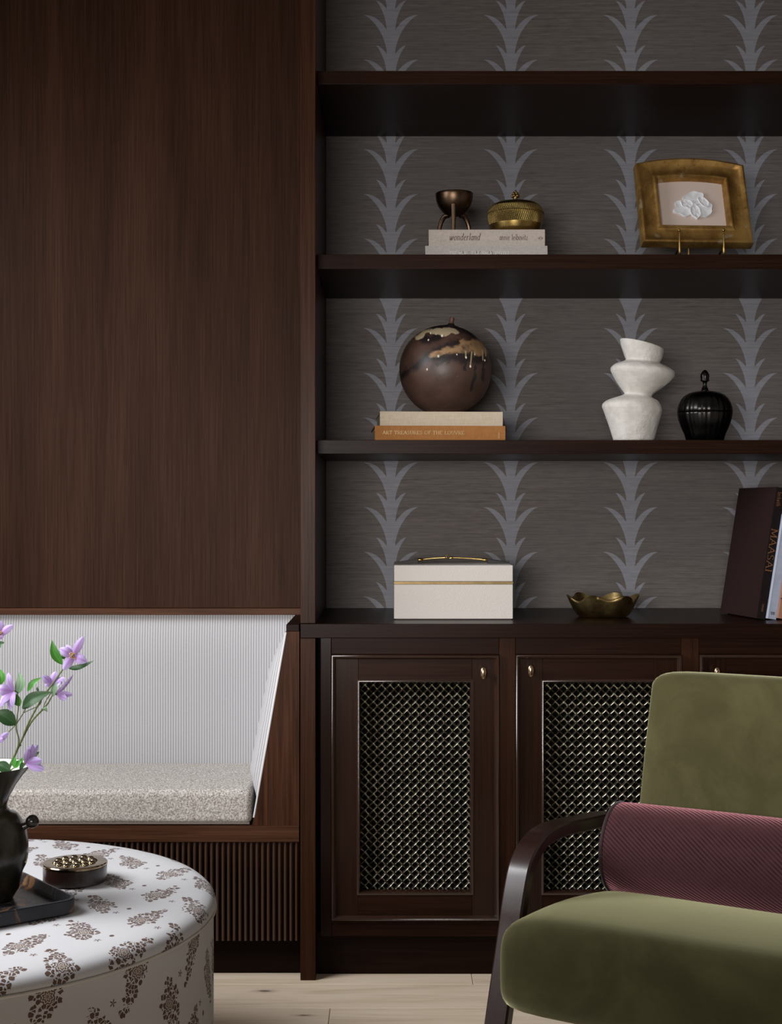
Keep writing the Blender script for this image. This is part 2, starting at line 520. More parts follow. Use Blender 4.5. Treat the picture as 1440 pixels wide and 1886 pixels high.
def mk_sprig(name, uscale=1.0):
    """cream cotton printed with brown sprigs; UV in metres"""
    m = Mat(name, rough=.9, spec=.15, sheen=.1)
    v = m.coord('UV'); u, w, _ = m.xyz(v)
    CW, RH = .0855, .155
    col = (u / CW).floor()
    par = col.mod(2.0)
    lx = u - (col + .5) * CW
    wy = w / RH + par * .5
    row = wy.floor()
    ly = (wy - row - .5) * RH
    sg = par * 2.0 - 1.0
    mx = lx * sg                               # mirrored in every second column
    def circ(cx, cy, r, mx=mx, ly=ly): return ((mx - cx).pow(2.0) + (ly - cy).pow(2.0)).sqrt() - r
    sq = lambda e: e
    def drop(mx, ly):
        e = None
        for q in ((.000, -.012, .0250), (-.010, .013, .0185), (-.019, .032, .0115), (-.027, .046, .0080), (.006, -.037, .012), (.010, -.048, .006)):
            f = circ(*q, mx, ly); e = f if e is None else e.min(f)
        return e
    wob = m.noise(v, 190, 2, .5, 0, True)
    add = m.node('ShaderNodeVectorMath', operation='MULTIPLY_ADD')
    m.nt.links.new(wob.k, add.inputs[0]); add.inputs[1].default_value = (.0045, .0045, 0); m.nt.links.new(v.k, add.inputs[2])
    vw = S(m.nt, add.outputs[0])
    vn = m.node('ShaderNodeTexVoronoi', feature='F1'); m.nt.links.new(vw.k, vn.inputs['Vector'])
    vn.inputs['Scale'].default_value = 122; vn.inputs['Randomness'].default_value = .8
    f1 = S(m.nt, vn.outputs['Distance'])
    px_, py_, _ = m.xyz(S(m.nt, vn.outputs['Position']))
    d = drop((px_ - .00225 - (col + .5) * CW) * sg, py_ - .00225 - (row + .5 - par * .5) * RH)
    f2 = m.voronoi(vw, 122, 'DISTANCE_TO_EDGE', .8)
    # rosette in the body of each sprig
    rr = ((mx - .001).pow(2.0) + (ly + .010).pow(2.0)).sqrt()
    ang = m.node('ShaderNodeMath', operation='ARCTAN2'); m.nt.links.new((ly + .010).k, ang.inputs[0]); m.nt.links.new((mx - .001).k, ang.inputs[1])
    pet = (S(m.nt, ang.outputs[0]) * 8.0).cos()
    ros = (rr + pet * .0011).lt(.0125)
    ros_line = ((rr + pet * .0014) * 1200.0).sin().gt(-.5)
    blob = f2.gt(.070) * f1.lt(.70) * d.lt(.0015) * rr.gt(.0128)
    blob_in = f1.lt(.15) * d.lt(.0015)
    ink = blob.max(ros) * (1.0 - ros * (1.0 - ros_line))
    tan_ = blob_in.max(ros * ros_line * rr.lt(.008)) * ink
    # small filler buds between the sprigs
    fx = lx - .0400 * 1.0; fx2 = lx + .0300
    bud = (((lx + .034) / .0042).pow(2.0) + ((ly - .052) / .0052).pow(2.0)).lt(1.0)
    star_r = ((lx - .033).pow(2.0) + (ly + .050).pow(2.0)).sqrt()
    an2 = m.node('ShaderNodeMath', operation='ARCTAN2'); m.nt.links.new((ly + .050).k, an2.inputs[0]); m.nt.links.new((lx - .033).k, an2.inputs[1])
    star = star_r.lt((S(m.nt, an2.outputs[0]) * 5.0).cos() * .0035 + .0035)
    ink = ink.max(bud).max(star)
    wv = m.noise(m.map(v, (600, 600, 1)), 1.0, 2)
    base = m.mix(wv, (.52, .515, .53), (.61, .605, .62))
    c = m.mix(ink * .93, base, (.085, .036, .018))
    c = m.mix(tan_ * .55, c, (.26, .165, .085))
    m.set('Base Color', c)
    m.bump(wv, .15, .0008)
    return m.m
M_SPRIG = mk_sprig('sprig_cotton')
M_CREAM_PIPE = Mat('cream_piping', rough=.9, color=(.62, .58, .53)).m

def mk_linen(name, c, c2=None, sc=700):
    m = Mat(name, rough=.85, spec=.2, color=c)
    v = m.coord()
    a = m.noise(m.map(v, (sc * 1.2, sc * .5, sc * .25)), 1.0, 2); b = m.noise(m.map(v, (sc * .12, sc * .5, sc * 1.2)), 1.0, 2)
    c2 = c2 or tuple(.78 * q for q in c)
    m.set('Base Color', m.mix((a * .5 + b * .5).ramp(.35, .65), c2, c))
    m.bump(a + b, .2, .0006)
    return m.m
M_LINEN1 = mk_linen('pink_linen', (.51, .44, .385))
M_LINEN2 = mk_linen('grey_linen', (.46, .415, .385))
M_CREAM = mk_linen('cream_cloth', (.56, .47, .36), (.50, .41, .30), 250)
M_OCHRE = mk_linen('ochre_cloth', (.36, .155, .050), (.31, .13, .040), 300)
M_PAGES = Mat('book_pages', rough=.9, color=(.45, .40, .34)).m
M_MAROON = mk_linen('maroon_jacket', (.022, .0085, .0075), (.017, .0065, .006), 300)
M_BLKJACKET = mk_linen('black_spine', (.010, .0055, .005), None, 300)
M_BLUE = mk_linen('pale_blue_jacket', (.40, .44, .56), (.35, .39, .50), 60)
M_PINK = mk_linen('rose_jacket', (.42, .22, .15), (.34, .17, .12), 20)
M_INK_RED = Mat('red_brown_ink', rough=.7, color=(.085, .022, .022)).m
M_INK_GOLD = Mat('gold_ink', rough=.45, color=(.52, .36, .17), metal=.2).m
M_INK_WHITE = Mat('white_ink', rough=.7, color=(.66, .62, .59)).m
M_INK_ORANGE = Mat('orange_ink', rough=.6, color=(.20, .078, .022)).m
M_INK_BLACK = Mat('black_ink', rough=.6, color=(.015, .015, .018)).m

def mk_metal(name, c, rough=.3, bumpy=0.0, c2=None, scale=25):
    m = Mat(name, rough=rough, color=c, metal=1.0)
    v = m.coord(); a = m.noise(v, scale, 4, .6)
    m.set('Base Color', m.mix(a.ramp(.3, .7), c2 or tuple(.6 * q for q in c), c))
    m.set('Roughness', a * .2 + (rough - .1))
    if bumpy: m.bump(m.noise(v, 70, 3), bumpy, .002)
    return m.m
M_BRASS = mk_metal('aged_brass', (.50, .34, .12), .28)
M_BRASS_D = mk_metal('dark_brass', (.30, .20, .075), .34, .15)
M_BRONZE = mk_metal('brown_bronze', (.13, .082, .052), .36, .1)
M_COPPER = mk_metal('knob_bronze', (.62, .43, .28), .24)
M_IRON = mk_metal('black_metal', (.045, .042, .040), .30, 0)
M_LIDMETAL = mk_metal('polished_lid', (.44, .345, .215), .12)
M_WIRE = mk_metal('woven_wire', (.31, .285, .23), .32)

def mk_chased():
    """engraved brass: rows of small punched marks"""
    m = Mat('chased_brass', rough=.3, color=(.5, .34, .12), metal=1.0)
    v = m.coord(); x, y, z = m.xyz(v)
    an = m.node('ShaderNodeMath', operation='ARCTAN2'); m.nt.links.new(y.k, an.inputs[0]); m.nt.links.new(x.k, an.inputs[1])
    th = S(m.nt, an.outputs[0])
    hz = (z * 900.0).sin()
    pu = (th * 84.0 + (z * 300.0).floor() * 1.7).sin() * hz
    n = m.noise(v, 240, 3)
    band = z.gt(.026) * z.lt(.072)
    h = (pu * .9 + n * .5) * band
    m.set('Base Color', m.mix((h).ramp(.1, .9), (.34, .23, .075), (.55, .40, .15)))
    m.set('Roughness', n * .2 + .22)
    m.bump(h, .8, .002)
    return m.m
M_CHASED = mk_chased()

def mk_gilt():
    m = Mat('antique_gilt', rough=.42, color=(.36, .20, .06), metal=.75)
    v = m.coord()
    a = m.noise(v, 14, 5, .65, .5); b = m.noise(m.map(v, (60, 60, 60)), 2.0, 3)
    c = m.mix(a.ramp(.3, .7), (.24, .125, .032), (.48, .285, .085))
    c = m.mix(b.ramp(.60, .72) * .5, c, (.12, .055, .02))
    c = m.mix(m.noise(v, 26, 2).ramp(.66, .74) * .6, c, (.55, .46, .30))
    m.set('Base Color', c); m.set('Roughness', a * .25 + .3)
    m.bump(b, .2, .001)
    return m.m
M_GILT = mk_gilt()
M_CARD = Mat('rose_card', rough=.9, color=(.58, .47, .41)).m
M_PLASTER = Mat('white_plaster', rough=.75, color=(.72, .72, .74)).m

def mk_white_clay():
    m = Mat('white_clay', rough=.78, color=(.62, .585, .54), spec=.3)
    v = m.coord(); x, y, z = m.xyz(v)
    a = m.noise(v, 38, 5, .65); b = m.noise(v, 9, 2); c = m.noise(m.map(v, (8, 8, 160)), 1.0, 2)
    m.set('Base Color', m.mix(a.ramp(.3, .7), (.55, .515, .47), (.66, .63, .59)))
    m.bump(a * b.ramp(.35, .6) * 1.6 + c * .25, .55, .005)
    return m.m
M_CLAY = mk_white_clay()

def mk_pot():
    m = Mat('brown_stoneware', rough=.42, color=(.07, .04, .03))
    v = m.coord(); x, y, z = m.xyz(v)           # origin in the middle of the pot
    a = m.noise(v, 9, 4, .6); b = m.noise(v, 120, 2); n2 = m.noise(v, 30, 4, .65)
    c = m.mix(a.ramp(.3, .7), (.060, .031, .023), (.105, .057, .043))
    c = m.mix(b.ramp(.70, .76) * .5, c, (.24, .17, .10))
    n3 = m.noise(v, 85, 3, .6)
    wob = (n2 - .5) * .050 + (n3 - .5) * .022
    front = y.lt(.02)
    def seg(x0, z0, x1, z1):
        """distance in the front plane to a segment"""
        dx, dz = x1 - x0, z1 - z0; L2 = dx * dx + dz * dz
        t = (((x - x0) * dx + (z - z0) * dz) / L2).clamp()
        return ((x - x0 - t * dx).pow(2.0) + (z - z0 - t * dz).pow(2.0)).sqrt()
    K = .0001944                                 # metres per unit of the drawing, origin (718, 745)
    Q = lambda px, py: ((px - 718) * K, (745 - py) * K)
    def stroke(pts, w, soft=.25):
        d = None
        for p, q in zip(pts[:-1], pts[1:]):
            e = seg(*Q(*p), *Q(*q)); d = e if d is None else d.min(e)
        return (d + wob * .55 * (0 if w < .0025 else 1)).ramp(w * (1 + soft), w * (1 - soft)) * front
    dark = stroke([(130, 850), (430, 670), (600, 560), (820, 450), (1050, 400), (1250, 420)], .009, .9)
    dark = dark.max(stroke([(560, 630), (720, 660), (880, 620), (930, 650), (1200, 640)], .013, .6)).max(stroke([(420, 370), (500, 400), (640, 330)], .011, .6))
    dark = dark.max(stroke([(600, 740), (780, 640)], .006, .6)).max(stroke([(480, 210), (760, 160), (1000, 220), (1180, 380)], .018, .8))
    streak = stroke([(1100, 650), (1080, 900), (1030, 1040)], .0035, .5).max(stroke([(1200, 650), (1190, 900)], .004, .5)).max(stroke([(970, 650), (945, 790)], .003, .5))
    c = m.mix(dark.max(streak) * .9, c, (.012, .010, .011))
    slip = stroke([(350, 345), (430, 265), (560, 280), (640, 270), (760, 255), (850, 290)], .0075, .25)
    slip = slip.max(stroke([(640, 280), (700, 320), (760, 280)], .006, .3))
    warm = stroke([(530, 605), (640, 580), (760, 555)], .0055, .5).max(stroke([(700, 560), (860, 535), (960, 500)], .009, .5)).max(stroke([(960, 500), (1080, 450), (1200, 440), (1240, 480)], .013, .4))
    warm = warm.max(stroke([(940, 450), (1060, 470), (1120, 560), (1180, 520)], .011, .4))
    drips = None
    for (x0, y0, y1, w) in ((960, 560, 640, .0017), (1040, 560, 750, .0018), (1080, 560, 590, .0016), (1190, 520, 650, .0018), (1235, 470, 590, .0016), (385, 300, 355, .0022), (345, 320, 370, .0018)):
        e = stroke([(x0, y0), (x0 - (20 if y1 == 750 else 0), y1)], w, .3); drips = e if drips is None else drips.max(e)
    c = m.mix(warm * n2.ramp(.25, .5), c, (.34, .205, .105))
    c = m.mix(slip.max(drips * .8), c, (.50, .40, .25))
    m.set('Base Color', c)
    m.set('Roughness', a * .2 + .34)
    m.bump(n2 * .4 + b * .15 + (slip.max(warm)) * .5, .25, .003)
    return m.m
M_POT = mk_pot()
M_GLAZE = Mat('cream_glaze', rough=.2, color=(.68, .58, .44)).m
M_POTSTEM = Mat('reddish_clay', rough=.5, color=(.12, .045, .032)).m

def mk_boxleather():
    m = Mat('white_grained_leather', rough=.6, color=(.66, .62, .60), spec=.3)
    v = m.coord(); a = m.voronoi(v, 420); n = m.noise(v, 300, 2)
    m.set('Base Color', m.mix(n, (.56, .515, .47), (.64, .595, .55)))
    m.bump(a, .35, .0008)
    return m.m
M_LEATHER = mk_boxleather()
M_STRAP = Mat('black_braid', rough=.6, color=(.014, .011, .009)).m

def mk_marble():
    m = Mat('black_gold_marble', rough=.28, color=(.02, .02, .022), spec=.3)
    v = m.coord()
    n = m.noise(v, 7, 5, .6, .8)
    b = m.noise(m.map(v, (1, 1, 1), (3.1, 1.7, 0)), 11, 4, .6, 1.0)
    r = m.noise(m.map(v, (1, 1, 1), (7.3, 2.2, 0)), 8, 2, .5, 1.6)
    vein = (r - .5).abs().ramp(.010, .0) * m.noise(v, 16, 2).ramp(.50, .62)
    c = m.mix(n, (.006, .0065, .008), (.028, .030, .038))
    c = m.mix(b.ramp(.55, .64) * .9, c, (.20, .10, .045))
    c = m.mix(vein * .8, c, (.42, .40, .40))
    m.set('Base Color', c)
    return m.m
M_MARBLE = mk_marble()
def mk_vaseglaze():
    m = Mat('black_brown_glaze', rough=.25, color=(.014, .011, .009), coat=.15, coat_rough=.2)
    v = m.coord(); a = m.noise(v, 8, 4, .6, .5)
    m.set('Base Color', m.mix(a.ramp(.35, .7), (.011, .010, .0075), (.034, .028, .018)))
    return m.m
M_VASE = mk_vaseglaze()
M_VASE_IN = Mat('cream_inside_glaze', rough=.4, color=(.62, .64, .54)).m
M_TORT = Mat('dark_lacquer', rough=.25, color=(.018, .007, .005), coat=.5, coat_rough=.1).m

def mk_leaf(name, c0, c1):
    m = Mat(name, rough=.45, color=c0, spec=.4)
    u, w, _ = m.xyz(m.coord('UV')); v = m.coord()
    c = m.mix(m.noise(v, 40, 2), c0, c1)
    vein = (u - .5).abs().ramp(.07, .02)
    m.set('Base Color', m.mix(vein * .4, c, tuple(min(1, q * 1.8) for q in c1)))
    m.set('Transmission Weight', 0.0)
    m.set('Subsurface Weight', 0.0)
    return m.m
M_LEAF_D = mk_leaf('dark_leaf', (.018, .055, .016), (.035, .10, .028))
M_LEAF_B = mk_leaf('bright_leaf', (.045, .20, .022), (.085, .31, .045))
M_LEAF_P = mk_leaf('pale_leaf', (.12, .22, .12), (.22, .33, .20))
M_STEM = Mat('stem_green', rough=.5, color=(.10, .13, .035)).m
def mk_petal():
    m = Mat('violet_petal', rough=.6, color=(.45, .33, .6), spec=.2, sheen=.2)
    u, w, _ = m.xyz(m.coord('UV')); v = m.coord()
    rib = (u - .5).abs().ramp(.22, .03)
    st = ((u * 40.0).sin() * .5 + .5) * .25
    c = m.mix(w.ramp(.15, 1.0), (.35, .24, .46), (.46, .41, .66))
    c = m.mix(rib * .65 + st, c, (.30, .14, .40))
    m.set('Base Color', c)
    return m.m
M_PETAL = mk_petal()
M_STAMEN = Mat('yellow_stamen', rough=.6, color=(.46, .30, .12)).m

# ------------------------------------------------------------------ planes of the room
Y_PIL = 3.399      # face of the pilasters
Y_SHELF = 3.474    # shelf edges
Y_TOP = 3.395      # worktop edge
Y_FRAME = 3.432    # cabinet face frame
Y_BACK = 3.957     # wallpapered wall
Y_BENCH = 3.408    # front of the bench
Y_PANEL = 3.722    # tall walnut panel
XL, XR, YF, ZC = -2.0, 2.2, -1.4, 2.80
X_PL0, X_PL1 = PX(553, Y_PIL), PX(581, Y_PIL)
X_PR0 = PX(1623, Y_PIL); X_PR1 = X_PR0 + (X_PL1 - X_PL0)

# ------------------------------------------------------------------ the setting
bm = NB(); bbox(bm, XL - .1, XR + .1, YF - .1, 4.06, -.10, -.016)
floor = structure('floor', bm, M_GAP)
rows = []
yb = 3.3716 + .16 * 4
random.seed(4)
rowi = 0
y = yb
plank_mesh = {}
while y > YF:
    y0 = max(y - .16, YF); y1 = min(y, 3.957)
    joints = {3: [.195, -1.65], 4: [1.45, -.65], 5: [-.137, 1.9]}.get(rowi)
    if joints is None:
        j0 = random.uniform(-1.9, 0.0); joints = [j0, j0 + random.uniform(1.6, 2.0)]
    xs = sorted([XL] + [j for j in joints if XL + .1 < j < XR - .1] + [XR])
    for a, b in zip(xs[:-1], xs[1:]):
        bm = NB(); bbox(bm, a + .0006, b - .0006, y0 + .0006, y1 - .0006, -.016, 0, .0009, 1)
        part('plank', bm, M_FLOOR, floor)
    y -= .16; rowi += 1

bm = NB(); bbox(bm, XL - .1, XR + .1, Y_BACK, Y_BACK + .1, 0, ZC)
structure('wall_back', bm, M_PAPER)
bm = NB()   # left wall around the window opening
wy0, wy1, wz0, wz1 = 1.55, 2.95, 1.25, 2.65
bbox(bm, XL - .1, XL, YF, wy0, 0, ZC); bbox(bm, XL - .1, XL, wy1, Y_BACK, 0, ZC)
bbox(bm, XL - .1, XL, wy0, wy1, 0, wz0); bbox(bm, XL - .1, XL, wy0, wy1, wz1, ZC)
structure('wall_left', bm, M_WALL)
bm = NB()
for a, b in ((wy0, wy0 + .05), (wy1 - .05, wy1), (2.275, 2.325)): bbox(bm, XL - .03, XL + .01, a, b, wz0, wz1, .004)
for a, b in ((wz0, wz0 + .05), (wz1 - .05, wz1)): bbox(bm, XL - .03, XL + .01, wy0 + .05, wy1 - .05, a, b, .004)
structure('window_1', bm, M_WIN)
bm = NB(); bbox(bm, XR, XR + .1, YF, Y_BACK, 0, ZC); structure('wall_right', bm, M_WALL)
bm = NB()
fx0, fx1, fz0, fz1 = -1.55, .05, .82, 1.62
bbox(bm, XL, fx0, YF - .1, YF, 0, ZC); bbox(bm, fx1, XR, YF - .1, YF, 0, ZC)
bbox(bm, fx0, fx1, YF - .1, YF, 0, fz0); bbox(bm, fx0, fx1, YF - .1, YF, fz1, ZC)
structure('wall_front', bm, M_WALL)
bm = NB(); bbox(bm, XL - .1, XR + .1, YF - .1, 4.06, ZC, ZC + .1); structure('ceiling', bm, M_CEIL)

# ------------------------------------------------------------------ tall walnut panel above the bench
t = thing('wall_panel', 'tall dark walnut veneer panel above the striped bench', 'wall panel', (-1.1, Y_PANEL, .8686))
bm = NB(); bbox(bm, XL, X_PL0 + .01, Y_PANEL, Y_PANEL + .03, .8686, ZC - .002, .001, 1)
part('panel', bm, W_PANEL, t)

# ------------------------------------------------------------------ built-in bookcase
bc = thing('bookcase', 'dark walnut built-in bookcase with three long open shelves above the worktop', 'bookcase', (.5, 3.7, .8535))
for a, b in ((X_PL0, X_PL1), (X_PR0, X_PR1)):
    bm = NB(); bbox(bm, a, b, Y_PIL, Y_BACK - .001, .8535, ZC - .002, .0015, 2)
    part('upright', bm, W_V, bc)
for zt, zb in ((2.198, 2.165), (1.7495, 1.714), (1.296, 1.262)):
    bm = NB(); bbox(bm, X_PL1 + .0005, X_PR0 - .0005, Y_SHELF, Y_BACK - .001, zb, zt, .0012, 2)
    part('shelf', bm, W_SHELF, bc)

# ------------------------------------------------------------------ worktop
wt = thing('worktop', 'long dark walnut worktop running along the top of the base cabinets', 'worktop', (.5, 3.6, .8186))
bm = NB(); bbox(bm, X_PL0, X_PR1, Y_TOP, Y_BACK - .001, .8188, .853, .0018, 2)
part('slab', bm, wood('walnut_worktop', 'X', (.010, .005, .004), (.028, .0128, .0088), (.046, .022, .0145), rough=.32), wt)

# ------------------------------------------------------------------ base cabinets
cab = thing('base_cabinet', 'dark walnut base cabinet with woven wire doors beneath the bookcase', 'cabinet', (.5, 3.6, 0))
for a, b in ((X_PL0, X_PL1), (X_PR0, X_PR1)):
    bm = NB(); bbox(bm, a, b, Y_PIL, Y_BACK - .001, 0, .8184, .0015, 2)
    part('end_post', bm, W_V, cab)
DX = [(610, 919), (949, 1254.5), (1287, 1593)]
doors = [(PX(a, Y_FRAME), PX(b, Y_FRAME)) for a, b in DX]
dz0, dz1 = PZ(1694, Y_FRAME), PZ(1205, Y_FRAME)
fz_b = PZ(1725, Y_FRAME)
xs = [PX(590, Y_FRAME)] + [q for d in doors for q in d] + [X_PR0 - .012]
for i in range(0, len(xs), 2):
    bm = NB(); bbox(bm, xs[i], xs[i + 1], Y_FRAME, Y_FRAME + .022, fz_b, .8184, .0012, 1)
    part('stile', bm, W_V if i else W_DOOR, cab)
for (z0, z1) in ((fz_b, dz0), (dz1, .8184)):
    for (a, b) in doors:
        bm = NB(); bbox(bm, a, b, Y_FRAME + .0003, Y_FRAME + .022, z0, z1, .0012, 1)
        part('rail', bm, W_H, cab)
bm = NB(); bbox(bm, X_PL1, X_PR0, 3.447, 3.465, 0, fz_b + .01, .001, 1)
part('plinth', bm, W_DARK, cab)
bm = NB(); bbox(bm, X_PL1, X_PR0, 3.50, 3.512, fz_b, .8184)
bbox(bm, X_PL1, PX(590, Y_FRAME), Y_FRAME + .018, Y_FRAME + .03, fz_b, .8184); bbox(bm, X_PR0 - .012, X_PR0, Y_FRAME + .018, Y_FRAME + .03, fz_b, .8184)
part('carcass', bm, M_BLACK, cab)

def weave_bm(w, h, s=.01435, amp=.0017, wid=.0053, thk=.0020):
    """diagonal plain weave of double wires filling w x h, centred on the origin, in the XZ plane"""
    bm = NB(); q = s * math.sqrt(2)
    sec = [(-.5, -.35), (-.30, .9), (0, .15), (.30, .9), (.5, -.35), (0, -.8)]
    n = int((w + h) / q) + 2
    for fam in (0, 1):
        for i in range(-n, n + 1):
            c = i * q
            # family 0: x - z = c   family 1: x + z = c ; parameter e = x + z (or x - z)
            lo = max(-w - c, -h + c) if fam == 0 else max(-w - c, c - h)
            hi = min(w - c, h + c) if fam == 0 else min(w - c, c + h)
            # |x|<=w/2, |z|<=h/2
            if fam == 0: lo, hi = max(-w - c, c - h), min(w - c, c + h)
            else: lo, hi = max(-w - c, c - h), min(w - c, c + h)
            if hi - lo < q * .6: continue
            m = max(2, int((hi - lo) / q * 4)); rings = []
            for k in range(m + 1):
                e = lo + (hi - lo) * k / m
                if fam == 0: x, z = (e + c) / 2, (e - c) / 2
                else: x, z = (e + c) / 2, (c - e) / 2
                sgn = 1 if i % 2 == 0 else -1
                yy = amp * sgn * math.cos(PI * e / q) * (1 if fam == 0 else -1)
                nx, nz = ((.7071, -.7071) if fam == 0 else (.7071, .7071))
                rings.append([(x + nx * a * wid, -yy - b * thk, z + nz * a * wid) for a, b in sec])
            ring_loft(bm, rings)
    return bm
weave_me = None
KN = [(889, 1238), (976, 1234), (1317, 1238)]
iz0, iz1 = PZ(1645, Y_FRAME), PZ(1254, Y_FRAME)
for (x0, x1), (kx, ky), lab in zip(doors, KN, (None, None, None)):
    yf = Y_FRAME - .004
    wl, wr = 50 * Y_FRAME / FPX, 50 * Y_FRAME / FPX
    ix0, ix1 = x0 + wl, x1 - wr
    bm = NB()
    bbox(bm, x0 + .0015, ix0, yf, yf + .022, dz0 + .0015, dz1 - .0015, .0008, 1)
    bbox(bm, ix1, x1 - .0015, yf, yf + .022, dz0 + .0015, dz1 - .0015, .0008, 1)
    d = part('door', bm, W_DOOR, cab)
    for (z0, z1) in ((dz0 + .0015, iz0), (iz1, dz1 - .0015)):
        bm = NB(); bbox(bm, ix0, ix1, yf, yf + .022, z0, z1, .0008, 1)
        part('door_rail', bm, W_H, d)
    bm = NB()
    rect_molding(bm, x0, x1, dz0, dz1, yf, [(0, -.002), (0, .006), (.0012, .0092), (.0035, .0108), (.006, .0098), (.0078, .006), (.0095, .0035), (.0115, .0012), (.0120, -.002)])
    part('door_molding', bm, W_BEAD, d, angle=50)
    bm = NB()
    rect_molding(bm, ix0, ix1, iz0, iz1, yf, [(-.0035, -.002), (-.0035, .0012), (-.001, .0032), (.0018, .0030), (.0034, .0005), (.0044, -.006), (.0050, -.0225), (.0, -.0225)])
    part('mesh_bead', bm, W_BEAD, d, angle=50)
    cx, cz = (ix0 + ix1) / 2, (iz0 + iz1) / 2
    if weave_me is None:
        o = link('woven_mesh', weave_bm(ix1 - ix0 + .004, iz1 - iz0 + .004), M_WIRE, 60)
        weave_me = o.data
    else:
        o = bpy.data.objects.new('woven_mesh', weave_me); COL.objects.link(o)
    o.parent = d; o['kind'] = 'stuff'
    o.location = Vector((cx, yf + .026, cz)) - wloc(d)
    K = W(kx, ky, yf)
    bm = NB()
    sphere(bm, (K.x, yf - .020, K.z), .0083, (.92, .66, 1.80), 20, 14)
    tube(bm, [(K.x, yf + .001, K.z), (K.x, yf - .008, K.z), (K.x, yf - .017, K.z)], [.0062, .0040, .0046], 14)
    part('knob', bm, M_COPPER, d, 'bronze oval knob')

# ------------------------------------------------------------------ built-in bench
XB0, XB1 = XL + .002, PX(551, Y_BENCH)
bench = thing('bench', 'built-in walnut bench with a vertically slatted base left of the cabinets', 'bench', (-1.1, 3.5, 0))
zr0, zr1 = PZ(1551, Y_BENCH), PZ(1521, Y_BENCH)
bm = NB(); bbox(bm, XB0, XB1, Y_BENCH, Y_PANEL + .05, zr0, zr1, .0012, 2)
part('seat_rail', bm, W_RAIL, bench)
ysl = Y_BENCH + .013
zs0 = PZ(1731, ysl)
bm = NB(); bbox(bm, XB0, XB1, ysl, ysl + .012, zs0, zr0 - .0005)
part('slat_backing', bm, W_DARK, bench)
pitch = .01362
bm = NB()
rings = []
for z in (zs0, zr0 - .002):
    rings.append([(.0044 * math.cos(PI + PI * i / 8), .0085 * math.sin(PI + PI * i / 8), z) for i in range(9)])
ring_loft(bm, rings)
sl0 = link('slat', bm, W_SLAT, 40)
x = XB1 - .0065; i = 0
while x > XB0 + .008 and i < 132:
    o = sl0 if i == 0 else bpy.data.objects.new('slat', sl0.data)
    if i: COL.objects.link(o)
    o.parent = bench; o.location = Vector((x, ysl, 0)) - wloc(bench)
    x -= pitch; i += 1
bm = NB(); bbox(bm, XB0, XB1, 3.455, 3.47, 0, zs0 + .006)
part('plinth', bm, W_DARK, bench)
# right end: slanted facing piece with a cap
z_cap1 = PZ(1150, Y_BENCH); z_cap0 = PZ(1163, Y_BENCH)
xa_t, xa_b = PX(526, Y_BENCH), PX(464, Y_BENCH)
bm = NB()
q = [(xa_t, z_cap0), (XB1, z_cap0), (XB1, zr1 + .0004), (xa_b, zr1 + .0004)]
ring_loft(bm, [[(x, Y_BENCH, z) for x, z in q], [(x, Y_PANEL - .001, z) for x, z in q]])
part('end_panel', bm, W_BURL, bench, smooth=False)
bm = NB(); bbox(bm, PX(527, Y_BENCH), XB1, Y_BENCH - .0005, Y_PANEL - .001, z_cap0 + .0004, z_cap1, .001, 1)
part('cap', bm, W_DARK, bench)
bm = NB(); bbox(bm, XB0, XB1, Y_PANEL - .002, Y_PANEL + .05, PZ(1133, 3.71), .8682, .0012, 1)
part('back_cap', bm, W_RAIL, bench)
# striped back upholstery: bulging, tucked in at the top
zb0, zb1 = zr1 + .01, PZ(1133, 3.71) + .002
prof = []
for i in range(15):
    a = i / 14
    z = zb0 + (zb1 - zb0) * a
    tuck = .014 * max(0, (a - .80) / .20) ** 2.2
    prof.append((3.732 + tuck, z))
x0, x1 = XB0, PX(556, Y_PANEL)
bm = NB()
N = 30
rings = [[(x0 + (x1 - x0) * j / N, y, z) for j in range(N + 1)] for y, z in prof]
ring_loft(bm, rings, close_ring=False, cap=False, uv=lambda i, j: (x0 + (x1 - x0) * j / N, prof[i][1]))
part('striped_back', bm, M_TICK, bench, angle=80)
# striped end cushion lying on the slanted side
bm = NB()
rings = []; uvs = []
NZ, NY = 36, 12
def xw(z): return xa_t + (xa_b - xa_t) * (z_cap0 - z) / (z_cap0 - zr1)
for i in range(NZ + 1):
    z = zr1 + .012 + (z_cap0 - .001 - zr1 - .012) * i / NZ
    a = i / NZ
    b = .036 * min(1, (1 - a) / .22) ** .6 * (1 - .22 * a) * max(0, min(1, (z - .432) / .06)) ** .7 + .001
    rg, ur = [], []
    L = 0; pv = None
    for j in range(NY + 1):
        s = j / NY
        yy = Y_BENCH + .004 + (3.75 - Y_BENCH - .004) * s ** 1.3
        e = min(1, (yy - Y_BENCH - .004) / .085)
        p = Vector((xw(z) + .0005 - b * math.sqrt(max(0, 1 - (1 - e) ** 2)), yy, z))
        L += (p - pv).length if pv else 0; pv = p
        rg.append(p); ur.append((L, z))
    rings.append(rg); uvs.append(ur)
ring_loft(bm, rings, close_ring=False, cap=False, uv=lambda i, j: uvs[i][j])
part('striped_end', bm, M_TICK, bench, angle=80)
bm = NB()
tube(bm, [(xw(z) + .001, Y_BENCH + .001, z) for z in (zr1 + .02, .5, .65, .75, z_cap0 - .002)], .0024, 8, 3)
part('end_piping', bm, Mat('white_piping', rough=.85, color=(.66, .65, .66)).m, bench)

